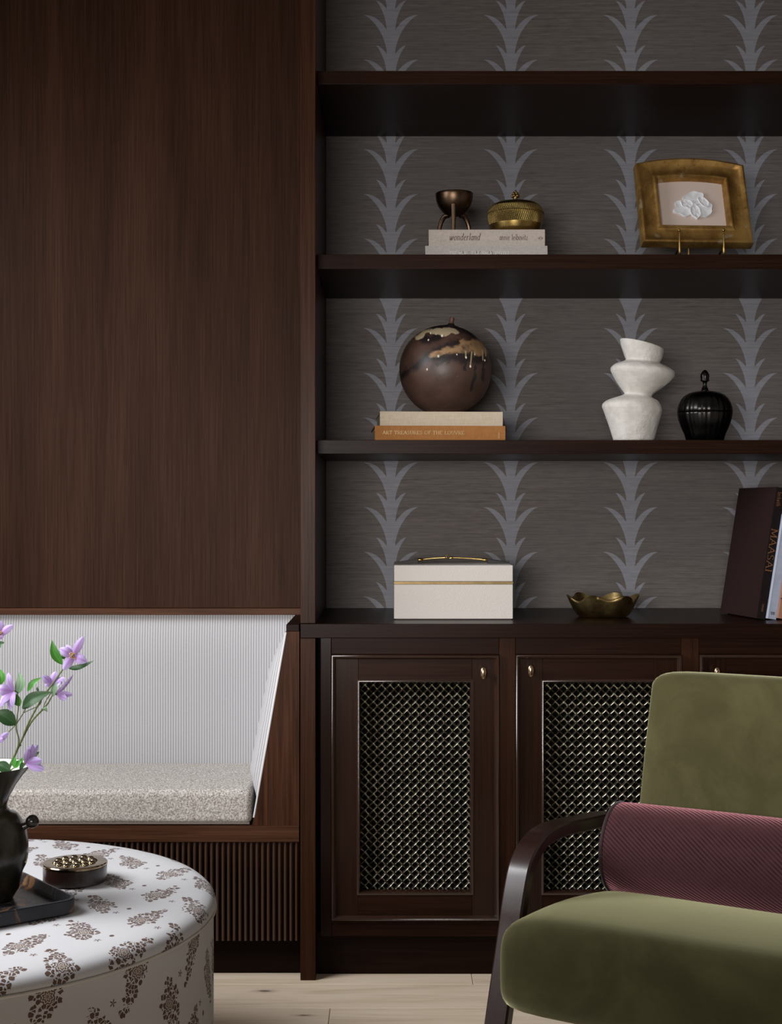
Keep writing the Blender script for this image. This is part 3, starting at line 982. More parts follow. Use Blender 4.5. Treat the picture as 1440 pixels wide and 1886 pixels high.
# seat cushion
xc1 = PX(463, Y_BENCH)
sc = thing('seat_cushion', 'long speckled taupe seat cushion lying on the bench', 'cushion', (-1.1, 3.56, zr1))
bm = NB()
bbox(bm, XB0, xc1, Y_BENCH + .004, 3.738, zr1 + .002, PZ(1456, Y_BENCH), .015, 5)
bmesh.ops.subdivide_edges(bm, edges=[e for e in bm.edges if abs((e.verts[0].co - e.verts[1].co).y) > .2], cuts=5)
for v in bm.verts:
    f = (v.co.y - Y_BENCH) / .33
    if v.co.z > .42: v.co.z += .009 * math.sin(PI * min(1, max(0, f)) * .6)
part('cushion_cover', bm, M_TWEED, sc, angle=70)
bm = NB()
tube(bm, [(XB0, Y_BENCH + .006, zr1 + .0045), (xc1 - .005, Y_BENCH + .006, zr1 + .0045)], .0025, 6)
part('bottom_piping', bm, Mat('brown_piping', rough=.9, color=(.16, .13, .11)).m, sc)

# ------------------------------------------------------------------ books
def book(name, label, w, h, d, loc, rotz, mat, group, page_left=True, spine_mat=None):
    """lying book, spine to the viewer: w along local x, thickness h, depth d; origin at the middle of the spine's foot"""
    b = thing(name, label, 'book', loc, rotz, group)
    bm = NB()
    t_ = .0028
    bbox(bm, -w / 2, w / 2, 0, d, 0, t_, .0006, 1)
    bbox(bm, -w / 2, w / 2, 0, d, h - t_, h, .0006, 1)
    # gently rounded spine
    ring = []
    for k in range(9):
        a = k / 8
        ring.append((-.0022 * math.sin(PI * a), h * a))
    for k in range(8, -1, -1):
        ring.append((.0025, h * k / 8))
    ring_loft(bm, [[(s * w / 2, y, z) for y, z in ring] for s in (-1, 1)])
    part('cover', bm, mat, b, local=True)
    bm = NB(); bbox(bm, -w / 2 + .003, w / 2 - .003, .003, d - .004, t_, h - t_)
    part('pages', bm, M_PAGES, b, local=True)
    return b
g = 'books lying flat on the shelves'
z2, z3, zc = 1.7495, 1.296, .853
Yb1 = 3.566
m1 = Yb1 / FPX
b1 = book('book', 'grey linen book at the bottom of the pile under the brass vessels', 225 * m1, .038, .27, (PX(895.5, Yb1), Yb1, z2), R(0), M_LINEN2, g)
bm = NB(); lettering(bm, 'THE ART OF RICHARD TUTTLE', .0102, (PX(827, Yb1) - PX(895.5, Yb1), -.0022, .0135), (1, 0, 0), (0, 0, 1), (0, -1, 0), .15, .12, 0, 0, .10, width=112 * m1)
part('title', bm, M_INK_WHITE, b1, local=True, smooth=False)
b2 = book('book', 'pinkish linen book on top of the grey one, italic title on its spine', 214 * m1, .041, .265, (PX(896.5, Yb1), Yb1 + .004, z2 + .0385), R(-.6), M_LINEN1, g)
bm = NB(); lettering(bm, 'wonderland', .0172, (-69.5 * m1, -.0022, .0140), (1, 0, 0), (0, 0, 1), (0, -1, 0), .10, .05, .1, .22, .04, width=57 * m1)
lettering(bm, 'annie leibovitz', .0142, (23 * m1, -.0022, .0145), (1, 0, 0), (0, 0, 1), (0, -1, 0), .10, .05, .1, 0, .05, width=53 * m1)
part('title', bm, M_INK_RED, b2, local=True, smooth=False)
bm = NB()
cx_, cz_ = 99 * m1, .0185
pts = arc(0, 0, .0046, .0046, 0, 360, 20)
for a, b in zip(pts[:-1], pts[1:]):
    f = .80
    bm.faces.new([bm.verts.new((cx_ + p[0] * s, -.0024, cz_ + p[1] * s)) for p, s in ((a, 1), (b, 1), (b, f), (a, f))])
bm.faces.new([bm.verts.new((cx_ + a, -.0025, cz_ + b)) for a, b in ((-.0062, -.0005), (.0062, -.0005), (.0062, .0005), (-.0062, .0005))])
part('spine_emblem', bm, M_INK_RED, b2, local=True, smooth=False)

Yb3 = 3.530; m3 = Yb3 / FPX
b3 = book('book', 'ochre cloth book at the bottom of the pile under the round pot', 241 * m3, .0380, .25, (PX(810.5, Yb3), Yb3, z3), R(3), M_OCHRE, g)
bm = NB(); lettering(bm, 'ART TREASURES OF THE LOUVRE', .0086, (-106 * m3, -.0026, .0165), (1, 0, 0), (0, 0, 1), (0, -1, 0), .13, .07, .2, 0, .10, width=151 * m3)
lettering(bm, 'ABRAMS', .0042, (110 * m3, -.0026, .0060), (0, 0, 1), (-1, 0, 0), (0, -1, 0), .16, .10, 0, 0, .14, width=.017)
part('title', bm, M_INK_GOLD, b3, local=True, smooth=False)
b4 = book('book', 'plain cream book lying on the ochre one beneath the round pot', 227 * m3, .0350, .245, (PX(813, Yb3), Yb3 + .006, z3 + .0385), R(3), M_CREAM, g)

# leaning books on the worktop
def lean_book(label, thick, height, depth, x, y, lean, yaw, mat, spine_mat, group):
    """standing book leaning to the right, spine to the viewer; x, y = lower right corner of the spine"""
    b = thing('book', label, 'book', (x, y, zc), 0, group)
    M = Matrix.Rotation(yaw, 4, 'Z') @ Matrix.Rotation(lean, 4, 'Y')
    def add(name, bm, m):
        bmesh.ops.transform(bm, matrix=M, verts=bm.verts[:])
        return part(name, bm, m, b, local=True)
    bm = NB()
    bbox(bm, -thick, -thick + .003, .001, depth, 0, height, .0006, 1)
    bbox(bm, -.003, 0, .001, depth, 0, height, .0006, 1)
    add('cover', bm, mat)
    bm = NB(); bbox(bm, -thick, 0, 0, .003, 0, height, .0012, 2); add('spine', bm, spine_mat)
    bm = NB(); bbox(bm, -thick + .003, -.003, .003, depth - .004, .003, height - .003); add('pages', bm, M_PAGES)
    return b, add
lean = R(9.3); yaw = R(10)
xk = PX(1409, 3.525)
gl = 'books leaning on the worktop'
bk, add = lean_book('tall dark maroon book leaning leftmost of the row on the worktop', .0240, .330, .225, xk, 3.522, lean, yaw, M_MAROON, M_BLKJACKET, gl)
bm = NB(); lettering(bm, 'MAASAI', .0170, (-.0205, -.0006, .226), (0, 0, -1), (1, 0, 0), (0, -1, 0), .10, .055, .2, 0, .08, width=.110)
lettering(bm, 'beckwith', .0110, (-.0185, -.0006, .318), (0, 0, -1), (1, 0, 0), (0, -1, 0), .10, .06, 0, 0, .06, width=.036)
lettering(bm, 'ABRAMS', .0050, (-.0150, -.0006, .038), (0, 0, -1), (1, 0, 0), (0, -1, 0), .14, .09, 0, 0, .1, width=.020)
add('title', bm, M_INK_ORANGE)
w2 = .0250
x2 = xk + w2 / math.cos(lean) + .0006
bk, add = lean_book('pale blue-grey book leaning second from the left on the worktop', w2, .262, .21, x2, 3.520, lean, yaw, M_BLUE, M_BLUE, gl)
bm = NB(); lettering(bm, 'TASCHEN', .0064, (-.0175, -.0006, .0115), (1, 0, 0), (0, 0, 1), (0, -1, 0), .20, .16, 0, 0, .04, width=.0105)
add('publisher_mark', bm, M_INK_BLACK)
bm = NB(); bbox(bm, -w2, -w2 + .0035, -.0006, .001, .0, .262, .0005, 1); add('pale_hinge', bm, Mat('white_hinge', rough=.6, color=(.55, .58, .68)).m)
w3 = .030
x3 = x2 + w3 / math.cos(lean) + .0006
bk, add = lean_book('rose-brown illustrated book leaning third, cut by the right edge', w3, .255, .20, x3, 3.518, lean, yaw, M_PINK, M_PINK, gl)
bm = NB(); bbox(bm, -w3, 0, -.0006, .0015, .048, .0505); add('spine_line', bm, M_INK_BLACK)
for k, (w_, h_, mm) in enumerate(((.040, .27, M_CREAM), (.036, .25, M_OCHRE), (.045, .28, M_LINEN2))):
    x3 += w_ / math.cos(lean) + .0006
    lean_book(('cream', 'ochre', 'grey linen')[k] + ' book leaning right of the rose-brown one beyond the frame', w_, h_, .20, x3, 3.52, lean, yaw, mm, mm, gl)

# ------------------------------------------------------------------ things on the second shelf
# bronze bowl on three legs
Yv = 3.63; mv = Yv / FPX
zt_ = z2 + .0385 + .041
base = Vector((PX(836.5, Yv), Yv, zt_))
t = thing('footed_bowl', 'small brown bronze bowl on three curved legs, on the left of the linen books', 'bowl', base)
rb, zrim, zbot = 34.8 * mv, PZ(357, Yv) - zt_, PZ(399.5, Yv) - zt_
prof = []
for i in range(11):
    a = i / 10
    z = zbot + (zrim - zbot) * a
    prof.append((max(.004, rb * (1 - (1 - a) ** 2.1) ** .5), z))
prof += [(rb - .0008, zrim + .0008), (rb - .002, zrim)]
for i in range(9, -1, -1):
    a = i / 10
    prof.append((max(.003, (rb - .003) * (1 - (1 - a) ** 2.1) ** .5), zbot + .003 + (zrim - zbot - .003) * a))
bm = NB(); lathe(bm, prof, (0, 0, 0), 40); part('bowl', bm, M_BRONZE, t, local=True, angle=60)
for ang in (-95, 25, 150):
    c, s = math.cos(R(ang)), math.sin(R(ang))
    bm = NB()
    if ang == -95: pr = [(.040, zbot + .024), (.040, zbot + .008), (.040, .03), (.040, .0005)]
    else: pr = [(.016, zbot + .006), (.030, zbot + .002), (.041, .026), (.045, .0005)]
    tube(bm, [(c * r_, s * r_, z) for r_, z in pr], [.0070, .0066, .0056, .0048], 10)
    part('leg', bm, M_BRONZE, t, local=True)
# brass lidded box with finial
Yv = 3.645; mv = Yv / FPX
base = Vector((PX(949.3, Yv), Yv, zt_))
t = thing('brass_box', 'round chased brass box with a flower knob on its lid, right on the linen books', 'box', base)
zz = lambda py: PZ(py, Yv) - zt_
body = [(38, zt_ and .0), (44, .004), (47, zz(424)), (50.2, zz(410)), (51.8, zz(402)), (52, zz(397.5)), (51.2, zz(395.6))]
bm = NB(); lathe(bm, [(r * mv, z) for r, z in body], (0, 0, 0), 56); part('base', bm, M_CHASED, t, local=True, angle=60)
lid = [(51.0, zz(395.3)), (52.6, zz(394.6)), (52.4, zz(392.5)), (51, zz(389)), (48.5, zz(384)), (44, zz(379)), (37, zz(375.2)), (27, zz(372.8)), (14, zz(371.6)), (3, zz(371.2))]
bm = NB(); lathe(bm, [(r * mv, z) for r, z in lid], (0, 0, 0), 56); part('lid', bm, M_CHASED, t, local=True, angle=60)
bm = NB()
lathe(bm, [(5.5 * mv, zz(371.8)), (4 * mv, zz(369)), (4.2 * mv, zz(364.5)), (4.5 * mv, zz(362)), (1 * mv, zz(361))], (0, 0, 0), 16)
cz = zz(360.5)
for k in range(6):
    a = 2 * PI * k / 6
    sphere(bm, (.0078 * math.cos(a), .0078 * math.sin(a), cz - .001), .0036, (1, 1, 1.3), 8, 6)
for k in range(4):
    a = 2 * PI * k / 4 + .4
    sphere(bm, (.0050 * math.cos(a), .0050 * math.sin(a), cz + .0055), .0034, (1, 1, 1.3), 8, 6)
sphere(bm, (0, 0, cz + .0105), .0028, (1, 1, 1.5), 8, 6); sphere(bm, (0, 0, cz), .004, (1, 1, 1.2), 10, 8)
part('flower_knob', bm, M_BRASS_D, t, local=True)

# arched gilt frame on an easel
Yf = 3.600
lean_f = R(20); yaw_f = R(4)
fb = W(1284, 452, Yf)
t = thing('picture_frame', 'arched antique gilt frame holding white plaster work, tilted on a brass easel', 'picture frame', fb)
MF = Matrix.Rotation(yaw_f, 4, 'Z') @ Matrix.Rotation(-lean_f, 4, 'X')
FW, FH, FR = .1420, .2320, .0190       # half width, height at the corners, rise of the arch
def fpath(ins, n=16):
    w_, b_ = FW - ins, ins
    pts = [(-w_, b_), (w_, b_)]
    for i in range(n + 1):
        x = w_ - 2 * w_ * i / n
        pts.append((x, FH - ins + FR * (1 - (x / FW) ** 2)))
    return pts
prof = [(0, .014), (0, -.010), (.002, -.014), (.006, -.0150), (.010, -.013), (.013, -.010), (.020, -.0065), (.030, -.0050), (.040, -.0058), (.0435, -.0080), (.0465, -.0115), (.050, -.0120), (.0535, -.0085), (.0560, -.001), (.0575, .005), (.0575, .012), (.03, .014)]
bm = NB()
L = [[bm.verts.new((x, o, z)) for x, z in fpath(i)] for i, o in prof]
for i in range(len(L)):
    a, b = L[i], L[(i + 1) % len(L)]
    for j in range(len(a)):
        k = (j + 1) % len(a)
        bm.faces.new((a[j], a[k], b[k], b[j]))
bmesh.ops.transform(bm, matrix=MF, verts=bm.verts[:])
part('frame_molding', bm, M_GILT, t, local=True, angle=40)
bm = NB()
pf, pb = [(x, .009, z) for x, z in fpath(.055)], [(x, .014, z) for x, z in fpath(.055)]
ring_loft(bm, [pf, pb])
bmesh.ops.transform(bm, matrix=MF, verts=bm.verts[:])
part('mount_card', bm, M_CARD, t, local=True, smooth=False)
# plaster relief: overlapping thick daubs on the card
rel = thing  # (keeps the name space tidy)
random.seed(11)
def daub(bm, cx, cz, rx, rz, th, rot=0, seed=0, n=44):
    rnd = random.Random(seed)
    am = [(rnd.uniform(.01, .055), rnd.randint(2, 7), rnd.uniform(0, 6.28)) for _ in range(5)]
    rings = []
    for (s, o) in ((1.0, .009), (1.0, .009 - th * .7), (.95, .009 - th), (.86, .009 - th * .82), (.55, .009 - th * .70), (.2, .009 - th * .78)):
        rg = []
        for j in range(n):
            a = 2 * PI * j / n
            r_ = 1 + sum(A * math.sin(f * a + p) for A, f, p in am)
            x, z = rx * s * r_ * math.cos(a), rz * s * r_ * math.sin(a)
            rg.append((cx + x * math.cos(rot) - z * math.sin(rot), o + .0004 * math.sin(5 * a + seed), cz + x * math.sin(rot) + z * math.cos(rot)))
        rings.append(rg)
    ring_loft(bm, rings)
bm = NB()
cz0 = .118
daub(bm, -.018, cz0 - .004, .032, .024, .0050, .25, 3)
daub(bm, .026, cz0 - .006, .027, .026, .0055, -.2, 5)
daub(bm, .004, cz0 + .020, .032, .022, .0060, .5, 7)
daub(bm, .006, cz0 - .016, .013, .021, .0078, .2, 9)
daub(bm, -.014, cz0 + .006, .017, .012, .0080, -.4, 12)
daub(bm, .030, cz0 + .012, .010, .018, .0080, .7, 14)
bmesh.ops.transform(bm, matrix=MF, verts=bm.verts[:])
part('plaster_relief', bm, M_PLASTER, t, local=True, angle=60)
ez = thing('display_easel', 'slim brass easel with two pronged feet under the gilt frame', 'easel', (PX(1290, 3.6), 3.6, z2))
for px in (1251, 1332.5):
    P0 = W(px, 424, 3.560)
    zf = z2 + .001
    bm = NB()
    sphere(bm, P0, .0040, (1, 1, 1), 12, 8)
    # slender tapering prong from the ball down to the shelf
    tube(bm, [P0, P0 + Vector((0, -.001, -.02)), Vector((P0.x + .001, 3.562, fb.z - .022)), Vector((P0.x + .003, 3.568, zf + .012)), Vector((P0.x + .003, 3.570, zf))], [.0022, .0022, .0034, .0052, .0065], 8)
    part('prong', bm, M_BRASS, ez)
    bm = NB()
    tube(bm, [Vector((P0.x + .001, 3.566, fb.z - .014)), Vector((P0.x, 3.60, fb.z - .020)), Vector((P0.x, 3.66, fb.z - .0455 + .002)), Vector((P0.x, 3.74, z2 + .004))], .0030, 8)
    part('support_bar', bm, M_BRASS, ez)
bm = NB(); tube(bm, [(PX(1251, 3.56), 3.70, z2 + .010), (PX(1332.5, 3.56), 3.70, z2 + .010)], .0028, 8)
part('cross_bar', bm, M_BRASS, ez)
bm = NB(); tube(bm, [(PX(1291, 3.6), 3.75, z2 + .006), (PX(1291, 3.6), 3.745, z2 + .12), (PX(1291, 3.6), 3.738, z2 + .21)], .0035, 8)
part('back_leg', bm, M_BRASS, ez)

# ------------------------------------------------------------------ things on the third shelf
# round stoneware pot
Yp = 3.655; mp = Yp / FPX
zt3 = z3 + .0385 + .035
rp = 85 * mp
pc = Vector((PX(820, Yp), Yp, zt3 + rp * .975))
t = thing('round_pot', 'large round brown stoneware pot with dripped cream glaze, on the cream and ochre books', 'pot', pc)
prof = [(.030, -rp * .975), (.045, -rp * .965)]
for i in range(1, 30):
    a = -PI / 2 + PI * i / 30
    r_, z = rp * math.cos(a), rp * math.sin(a)
    if r_ < .045 and z < 0: continue
    if z > 0: z = z * (1 - .035 * math.sin(a)); r_ = r_ * (1 - .06 * max(0, math.sin(a) - .55))
    prof.append((r_, z))
prof = [p for p in prof if not (p[1] > 0 and p[0] < .016)]
zt = prof[-1][1]
prof += [(.0095, zt + .0045), (.0075, zt + .008)]
MT = Matrix.Rotation(R(7.5), 4, 'Y')
def tilt(bm): 
    for v in bm.verts:
        f = max(0, min(1, (v.co.z + rp * .6) / (rp * 1.2)))
        q = MT @ v.co
        v.co = v.co.lerp(q, f)
bm = NB(); lathe(bm, prof, (0, 0, 0), 72); tilt(bm)
part('body', bm, M_POT, t, local=True, angle=60)
bm = NB(); lathe(bm, [(.0080, zt + .005), (.0062, zt + .010), (.0058, zt + .016), (.0066, zt + .021), (.0070, zt + .0225), (.005, zt + .0235), (.002, zt + .021)], (0, 0, 0), 16); tilt(bm)
part('neck', bm, M_POTSTEM, t, local=True)
K = .0001944
for (dx, dy, rr) in ((610, 627, .0030), (465, 793, .0026), (964, 640, .0026), (1020, 752, .0028), (1216, 655, .0022), (662, 350, .0032), (484, 404, .0022), (1080, 595, .0016), (845, 606, .0018), (515, 305, .0022)):
    x, z = (dx - 718) * K, (745 - dy) * K
    yy = -math.sqrt(max(0, (rp * 1.002) ** 2 - x * x - z * z))
    bm = NB(); sphere(bm, (x, yy + .0006, z), rr, (1, .7, 1.35), 10, 8)
    part('glaze_drop', bm, M_GLAZE, t, local=True)

# white stacked vase: leaning elliptical sections
Yw = 3.60; mw = Yw / FPX
base = Vector((PX(1166, Yw), Yw, z3))
t = thing('sculptural_vase', 'white rough clay vase of three stacked lopsided forms on the third shelf', 'vase', base)
SEC = [((1131, 814.6), (1204, 814.6)), ((1122, 786), (1211, 788)), ((1111.5, 756), (1218, 762)), ((1109, 749), (1218.5, 754)), ((1111, 742), (1216, 746.5)), ((1121, 735.5), (1211, 738.5)), ((1140, 729.5), (1203, 734)),
       ((1149.5, 725.5), (1200, 730)), ((1147.5, 720.5), (1206, 724)), ((1136, 704), (1224, 712)), ((1127, 687), (1239.5, 698)), ((1124.6, 680), (1242, 690)), ((1126.5, 674.5), (1240, 684)), ((1134, 669), (1230, 677)), ((1146, 665.5), (1219, 672)),
       ((1152.5, 662), (1215, 668.5)), ((1150, 655), (1218.5, 662)), ((1144.5, 638), (1221.5, 651)), ((1142.2, 627), (1221.5, 645)), ((1143, 623.6), (1219.5, 643)), ((1146, 624.4), (1216.5, 643))]
rings = []
def dense(sec, k=3):
    A = catmull([Vector((a[0], a[1], 0)) for a, b in sec], k); B = catmull([Vector((b[0], b[1], 0)) for a, b in sec], k)
    return [((p.x, p.y), (q.x, q.y)) for p, q in zip(A, B)]
nn = 48
def sect(a, b, sh=0, dep=.92):
    pa, pb = W(a[0], a[1], Yw) - base, W(b[0], b[1], Yw) - base
    c = (pa + pb) / 2; h = (pb - pa) / 2
    rl = h.length - sh
    hx = h.normalized() * rl
    return [c + hx * math.cos(2 * PI * j / nn) + Vector((0, rl * dep * math.sin(2 * PI * j / nn), 0)) for j in range(nn)]
D = dense(SEC)
for a, b in D: rings.append(sect(a, b))
for k in (2, 4, 7): # inside of the lip
    a, b = D[-1 - k * 1]
    rings.append(sect((a[0], a[1] + k * 1.0), (b[0], b[1] + k * 1.0), .004))
bm = NB(); ring_loft(bm, rings)
for v in bm.verts:
    if v.co.z < .0: v.co.z = 0.0
part('body', bm, M_CLAY, t, local=True, angle=80)

# black ribbed jar
Yj = 3.605; mj = Yj / FPX
base = Vector((PX(1298, Yj), Yj, z3))
t = thing('ribbed_jar', 'small black ribbed metal jar with acorn finial right of the white vase', 'jar', base)
zj = lambda py: PZ(py, Yj) - z3
wob = lambda a, i, z: 1 + .020 * (abs(math.sin(a * 13)) - .6)
body = [(30, 0.0), (33.5, .003), (37, zj(800)), (43, zj(787)), (47.5, zj(774)), (49.5, zj(764)), (49.8, zj(760.5)), (49.0, zj(760))]
bm = NB(); lathe(bm, [(r * mj, z) for r, z in body], (0, 0, 0), 156, wob); part('base', bm, M_IRON, t, local=True, angle=70)
lid = [(49.2, zj(759.5)), (49.8, zj(758.5)), (49.3, zj(752)), (47, zj(744)), (42.5, zj(735)), (36, zj(728)), (27, zj(723.5)), (17, zj(721)), (8, zj(720.2)), (3, zj(720))]
wob2 = lambda a, i, z: 1 + .020 * (abs(math.sin(a * 13)) - .6) * (1 if i < 6 else .4)
bm = NB(); lathe(bm, [(r * mj, z) for r, z in lid], (0, 0, 0), 156, wob2); part('lid', bm, M_IRON, t, local=True, angle=70)
bm = NB()
lathe(bm, [(r * mj, zj(z)) for r, z in ((7, 720.6), (7, 718.5), (5.5, 717), (6.2, 715.5), (4.2, 713), (3.4, 708), (4.2, 703.5), (7.8, 702), (8.0, 700.5), (7.2, 698), (8.2, 694), (7.6, 689.5), (5.2, 685), (2.4, 682), (.6, 681.2))], (0, 0, 0), 32, lambda a, i, z: 1 + (.05 * math.cos(a * 8) if i > 8 else 0))
part('acorn_finial', bm, M_IRON, t, local=True, angle=60)

# ------------------------------------------------------------------ things on the worktop
Yx = 3.523; mx_ = Yx / FPX
x0, x1 = PX(725.5, Yx), PX(944.5, Yx)
base = Vector(((x0 + x1) / 2, Yx, zc))
t = thing('leather_box', 'white grained leather box with brass band and horse-bit handle on the worktop', 'box', base)
hb = PZ(1076.2, Yx); hl = PZ(1071, Yx); ht = PZ(1041, Yx)
DB = .205
bm = NB(); bbox(bm, x0, x1, Yx, Yx + DB, zc + .0022, hb, .0016, 2); part('base', bm, M_LEATHER, t)
bm = NB(); bbox(bm, x0 + .004, x1 - .004, Yx + .004, Yx + DB - .004, zc, zc + .0022); part('foot', bm, M_STRAP, t)
bm = NB(); bbox(bm, x0 - .0008, x1 + .0008, Yx - .0008, Yx + DB + .0008, hb, hl, .0006, 1)
bm2 = bm; part('brass_band', bm, mk_metal('dull_brass', (.22, .155, .075), .42), t)
bm = NB(); bbox(bm, x0, x1, Yx, Yx + DB, hl, ht, .0018, 2); part('lid', bm, M_LEATHER, t)
# black whip stitches along the left edge and the lid's back edges
bm = NB()
z = zc + .006
while z < ht - .002:
    bbox(bm, x0 - .0010, x0 + .001, Yx + .0006, Yx + .0034, z, z + .0014); z += .0030
part('edge_stitching', bm, M_STRAP, t, kind='stuff')
ys = Yx + DB * .5
bm = NB()
xm0, xm1 = PX(765, ys), PX(902, ys)
for a, b in ((x0 + .001, xm0 + .006), (xm1 - .006, x1 - .001)):
    rings = []
    for k in range(9):
        s = k / 8
        x = a + (b - a) * s
        lift = .004 + .0085 * (s if a < b and a < base.x else 1 - s) ** 1.5
        rings.append([(x, ys - .008, ht), (x, ys + .008, ht), (x, ys + .008, ht + lift), (x, ys - .008, ht + lift)])
    ring_loft(bm, rings)
    for k in range(16):
        s = (k + .5) / 16; x = a + (b - a) * s
        lift = .004 + .0085 * (s if a < base.x else 1 - s) ** 1.5
        bbox(bm, x - .0010, x + .0010, ys - .010, ys + .010, ht + lift - .0005, ht + lift + .0016)
part('braided_strap', bm, M_STRAP, t, angle=30)
bm = NB()
zh = ht + .013; xm = PX(825.5, ys)
for sx, xe in ((-1, xm0), (1, xm1)):
    sphere(bm, (xe + sx * -.012, ys, zh - .003), .0055, (1.9, .9, .75), 16, 10)
    tube(bm, [(xe - sx * .020, ys, zh - .002), ((xe + xm) / 2, ys, zh + .0008), (xm + sx * .004, ys, zh + .003)], [.0026, .0020, .0026], 10)
part('bit_bar', bm, M_BRASS, t)
bm = NB()
cx_, cz_ = xm - .001, zh + .004
tube(bm, [(cx_ + .0058 * math.cos(a), ys - .002 + .001 * math.sin(a), cz_ + .0058 * math.sin(a)) for a in [R(20 + 30 * k) for k in range(11)]], .0014, 8, 2)
tube(bm, [(cx_ + .004, ys, zh + .001), (cx_ + .010, ys, zh + .0025), (cx_ + .013, ys, zh + .001)], [.003, .0032, .002], 10)
part('bit_ring', bm, M_BRASS, t)

# ruffled brass bowl
Yr = 3.625; mr = Yr / FPX
base = Vector((PX(1110, Yr), Yr, zc))
t = thing('ruffled_bowl', 'small hammered brass bowl with a ruffled rim, right of the white box', 'bowl', base)
bm = NB(); n = 96
def ruff(s, off=0.0):
    """ring at height fraction s"""
    rg = []
    zr = .050 * s ** 1.15
    for j in range(n):
        a = 2 * PI * j / n
        wv = math.sin(6 * a + 1.2); k2 = s ** 1.8
        r_ = (.056 + .032 * s ** .62) * (1 + .060 * k2 * wv) - off
        z = zr + .0062 * k2 * wv + .003 * k2 * math.sin(3 * a)
        rg.append((r_ * math.cos(a), r_ * math.sin(a), z + off * .8))
    return rg
rings = [[(.040 * math.cos(2 * PI * j / n), .040 * math.sin(2 * PI * j / n), 0) for j in range(n)]]
SS = [.0, .03, .10, .2, .32, .45, .6, .75, .88, 1.0]
rings += [ruff(s) if s > .02 else [(x * .93, y * .93, 0) for x, y, z in ruff(0)] for s in SS]
rings += [ruff(s, .0022) for s in reversed(SS[1:])]
rings += [[(.03 * math.cos(2 * PI * j / n), .03 * math.sin(2 * PI * j / n), .004) for j in range(n)]]
ring_loft(bm, rings)
part('bowl', bm, mk_metal('hammered_brass', (.46, .34, .145), .36, .35, (.26, .18, .07), 22), t, local=True, angle=70)

# ------------------------------------------------------------------ armchair
ch = thing('armchair', 'olive green velvet armchair with curved dark wooden arms in the right foreground', 'armchair', (.5426, 2.93, 0), R(-31))
def C3(a, b, z): return Vector((a, -b, z))         # across, forward, up in the chair's own frame
CWID = .56
# seat: rounded slab, front higher than back, crowned
bm = NB()
a0, a1 = -.064, CWID + .064
NA, NBB = 28, 40
def seat_top(b): return .352 + .125 * b + .018 * math.sin(PI * min(1, max(0, (b - .05) / .56)))
def seat_sec(u, hw_scale):
    """closed outline in (b, z) of the cushion; u in -1..1 across"""
    ed = (1 - abs(u) ** 6)
    k = .982 + .018 * ed
    pts = []
    bb0, bb1 = .06, .62
    drop = .050 * (1 - max(0, 1 - abs(u) ** 9) ** .5)
    up = .022 * (1 - max(0, 1 - abs(u) ** 14) ** .5)
    fr = .050 * (1 - max(0, 1 - abs(u) ** 12) ** .5)
    # top, back to front
    for i in range(12): 
        b = bb0 + (bb1 - .075 - bb0) * i / 11
        pts.append((b, seat_top(b) - drop))
    # front nose
    zt_, zb_ = seat_top(bb1 - .075) - drop, .256 + up
    mid = (zt_ + zb_) / 2; hz = (zt_ - zb_) / 2
    for i in range(1, 15):
        a = PI / 2 - PI * i / 15
        ca, sa = math.cos(a), math.sin(a)
        e = .55
        pts.append((bb1 - .075 + (.075 - fr) * abs(ca) ** .7, mid + hz * math.copysign(abs(sa) ** e, sa)))
    # bottom, front to back
    for i in range(8):
        b = bb1 - .075 - (bb1 - .075 - bb0) * i / 7
        pts.append((b, zb_ - (.020) * (1 - i / 7) * 0 + .0 - .02 * (i / 7)))
    for i in range(1, 4):
        s = i / 4
        pts.append((bb0 - .012 * math.sin(PI * s), (zb_ - .02) * (1 - s) + (seat_top(bb0) - drop) * s))
    return pts
rings = []
US = [-1, -.995, -.98, -.955, -.92, -.86, -.76, -.6, -.4, -.2, 0, .2, .4, .6, .76, .86, .92, .955, .98, .995, 1]
for u in US:
    am = (a0 + a1) / 2 + u * (a1 - a0) / 2
    rings.append([C3(am, b, z) for b, z in seat_sec(u, 1)])
ring_loft(bm, rings)
part('seat', bm, M_VELVET_SHADED, ch, local=True, angle=80)
# backrest
bm = NB()
bw0, bw1 = -.012, CWID + .012
zb_top, zb_bot = .792, .30
def bf(z): return (.79 - z) * .25
rings = []
for u in US:
    am = (bw0 + bw1) / 2 + u * (bw1 - bw0) / 2
    r_ = 1 - max(0, 1 - abs(u) ** 11) ** .5
    top = zb_top - .030 * r_; bot = zb_bot + .02 * r_
    th = .078 - .052 * (1 - max(0, 1 - abs(u) ** 9) ** .5)
    pts = []
    n1 = 14
    for i in range(n1 + 1):
        z = bot + .012 + (top - .026 - bot - .012) * i / n1
        bul = .010 * math.sin(PI * i / n1)
        pts.append((bf(z) + bul - (.078 - th) / 2, z))
    bt = bf(top)
    for i in range(1, 8):
        a = PI * i / 8
        pts.append((bt - .078 / 2 + (th / 2) * math.cos(a) + .004, top - .026 + .026 * math.sin(a) ** .8))
    for i in range(n1, -1, -1):
        z = bot + .012 + (top - .026 - bot - .012) * i / n1
        pts.append((bf(z) - .078 + (.078 - th) / 2, z))
    rings.append([C3(am, b, z) for b, z in pts])
ring_loft(bm, rings)
part('backrest', bm, M_VELVET_LIT, ch, local=True, angle=80)
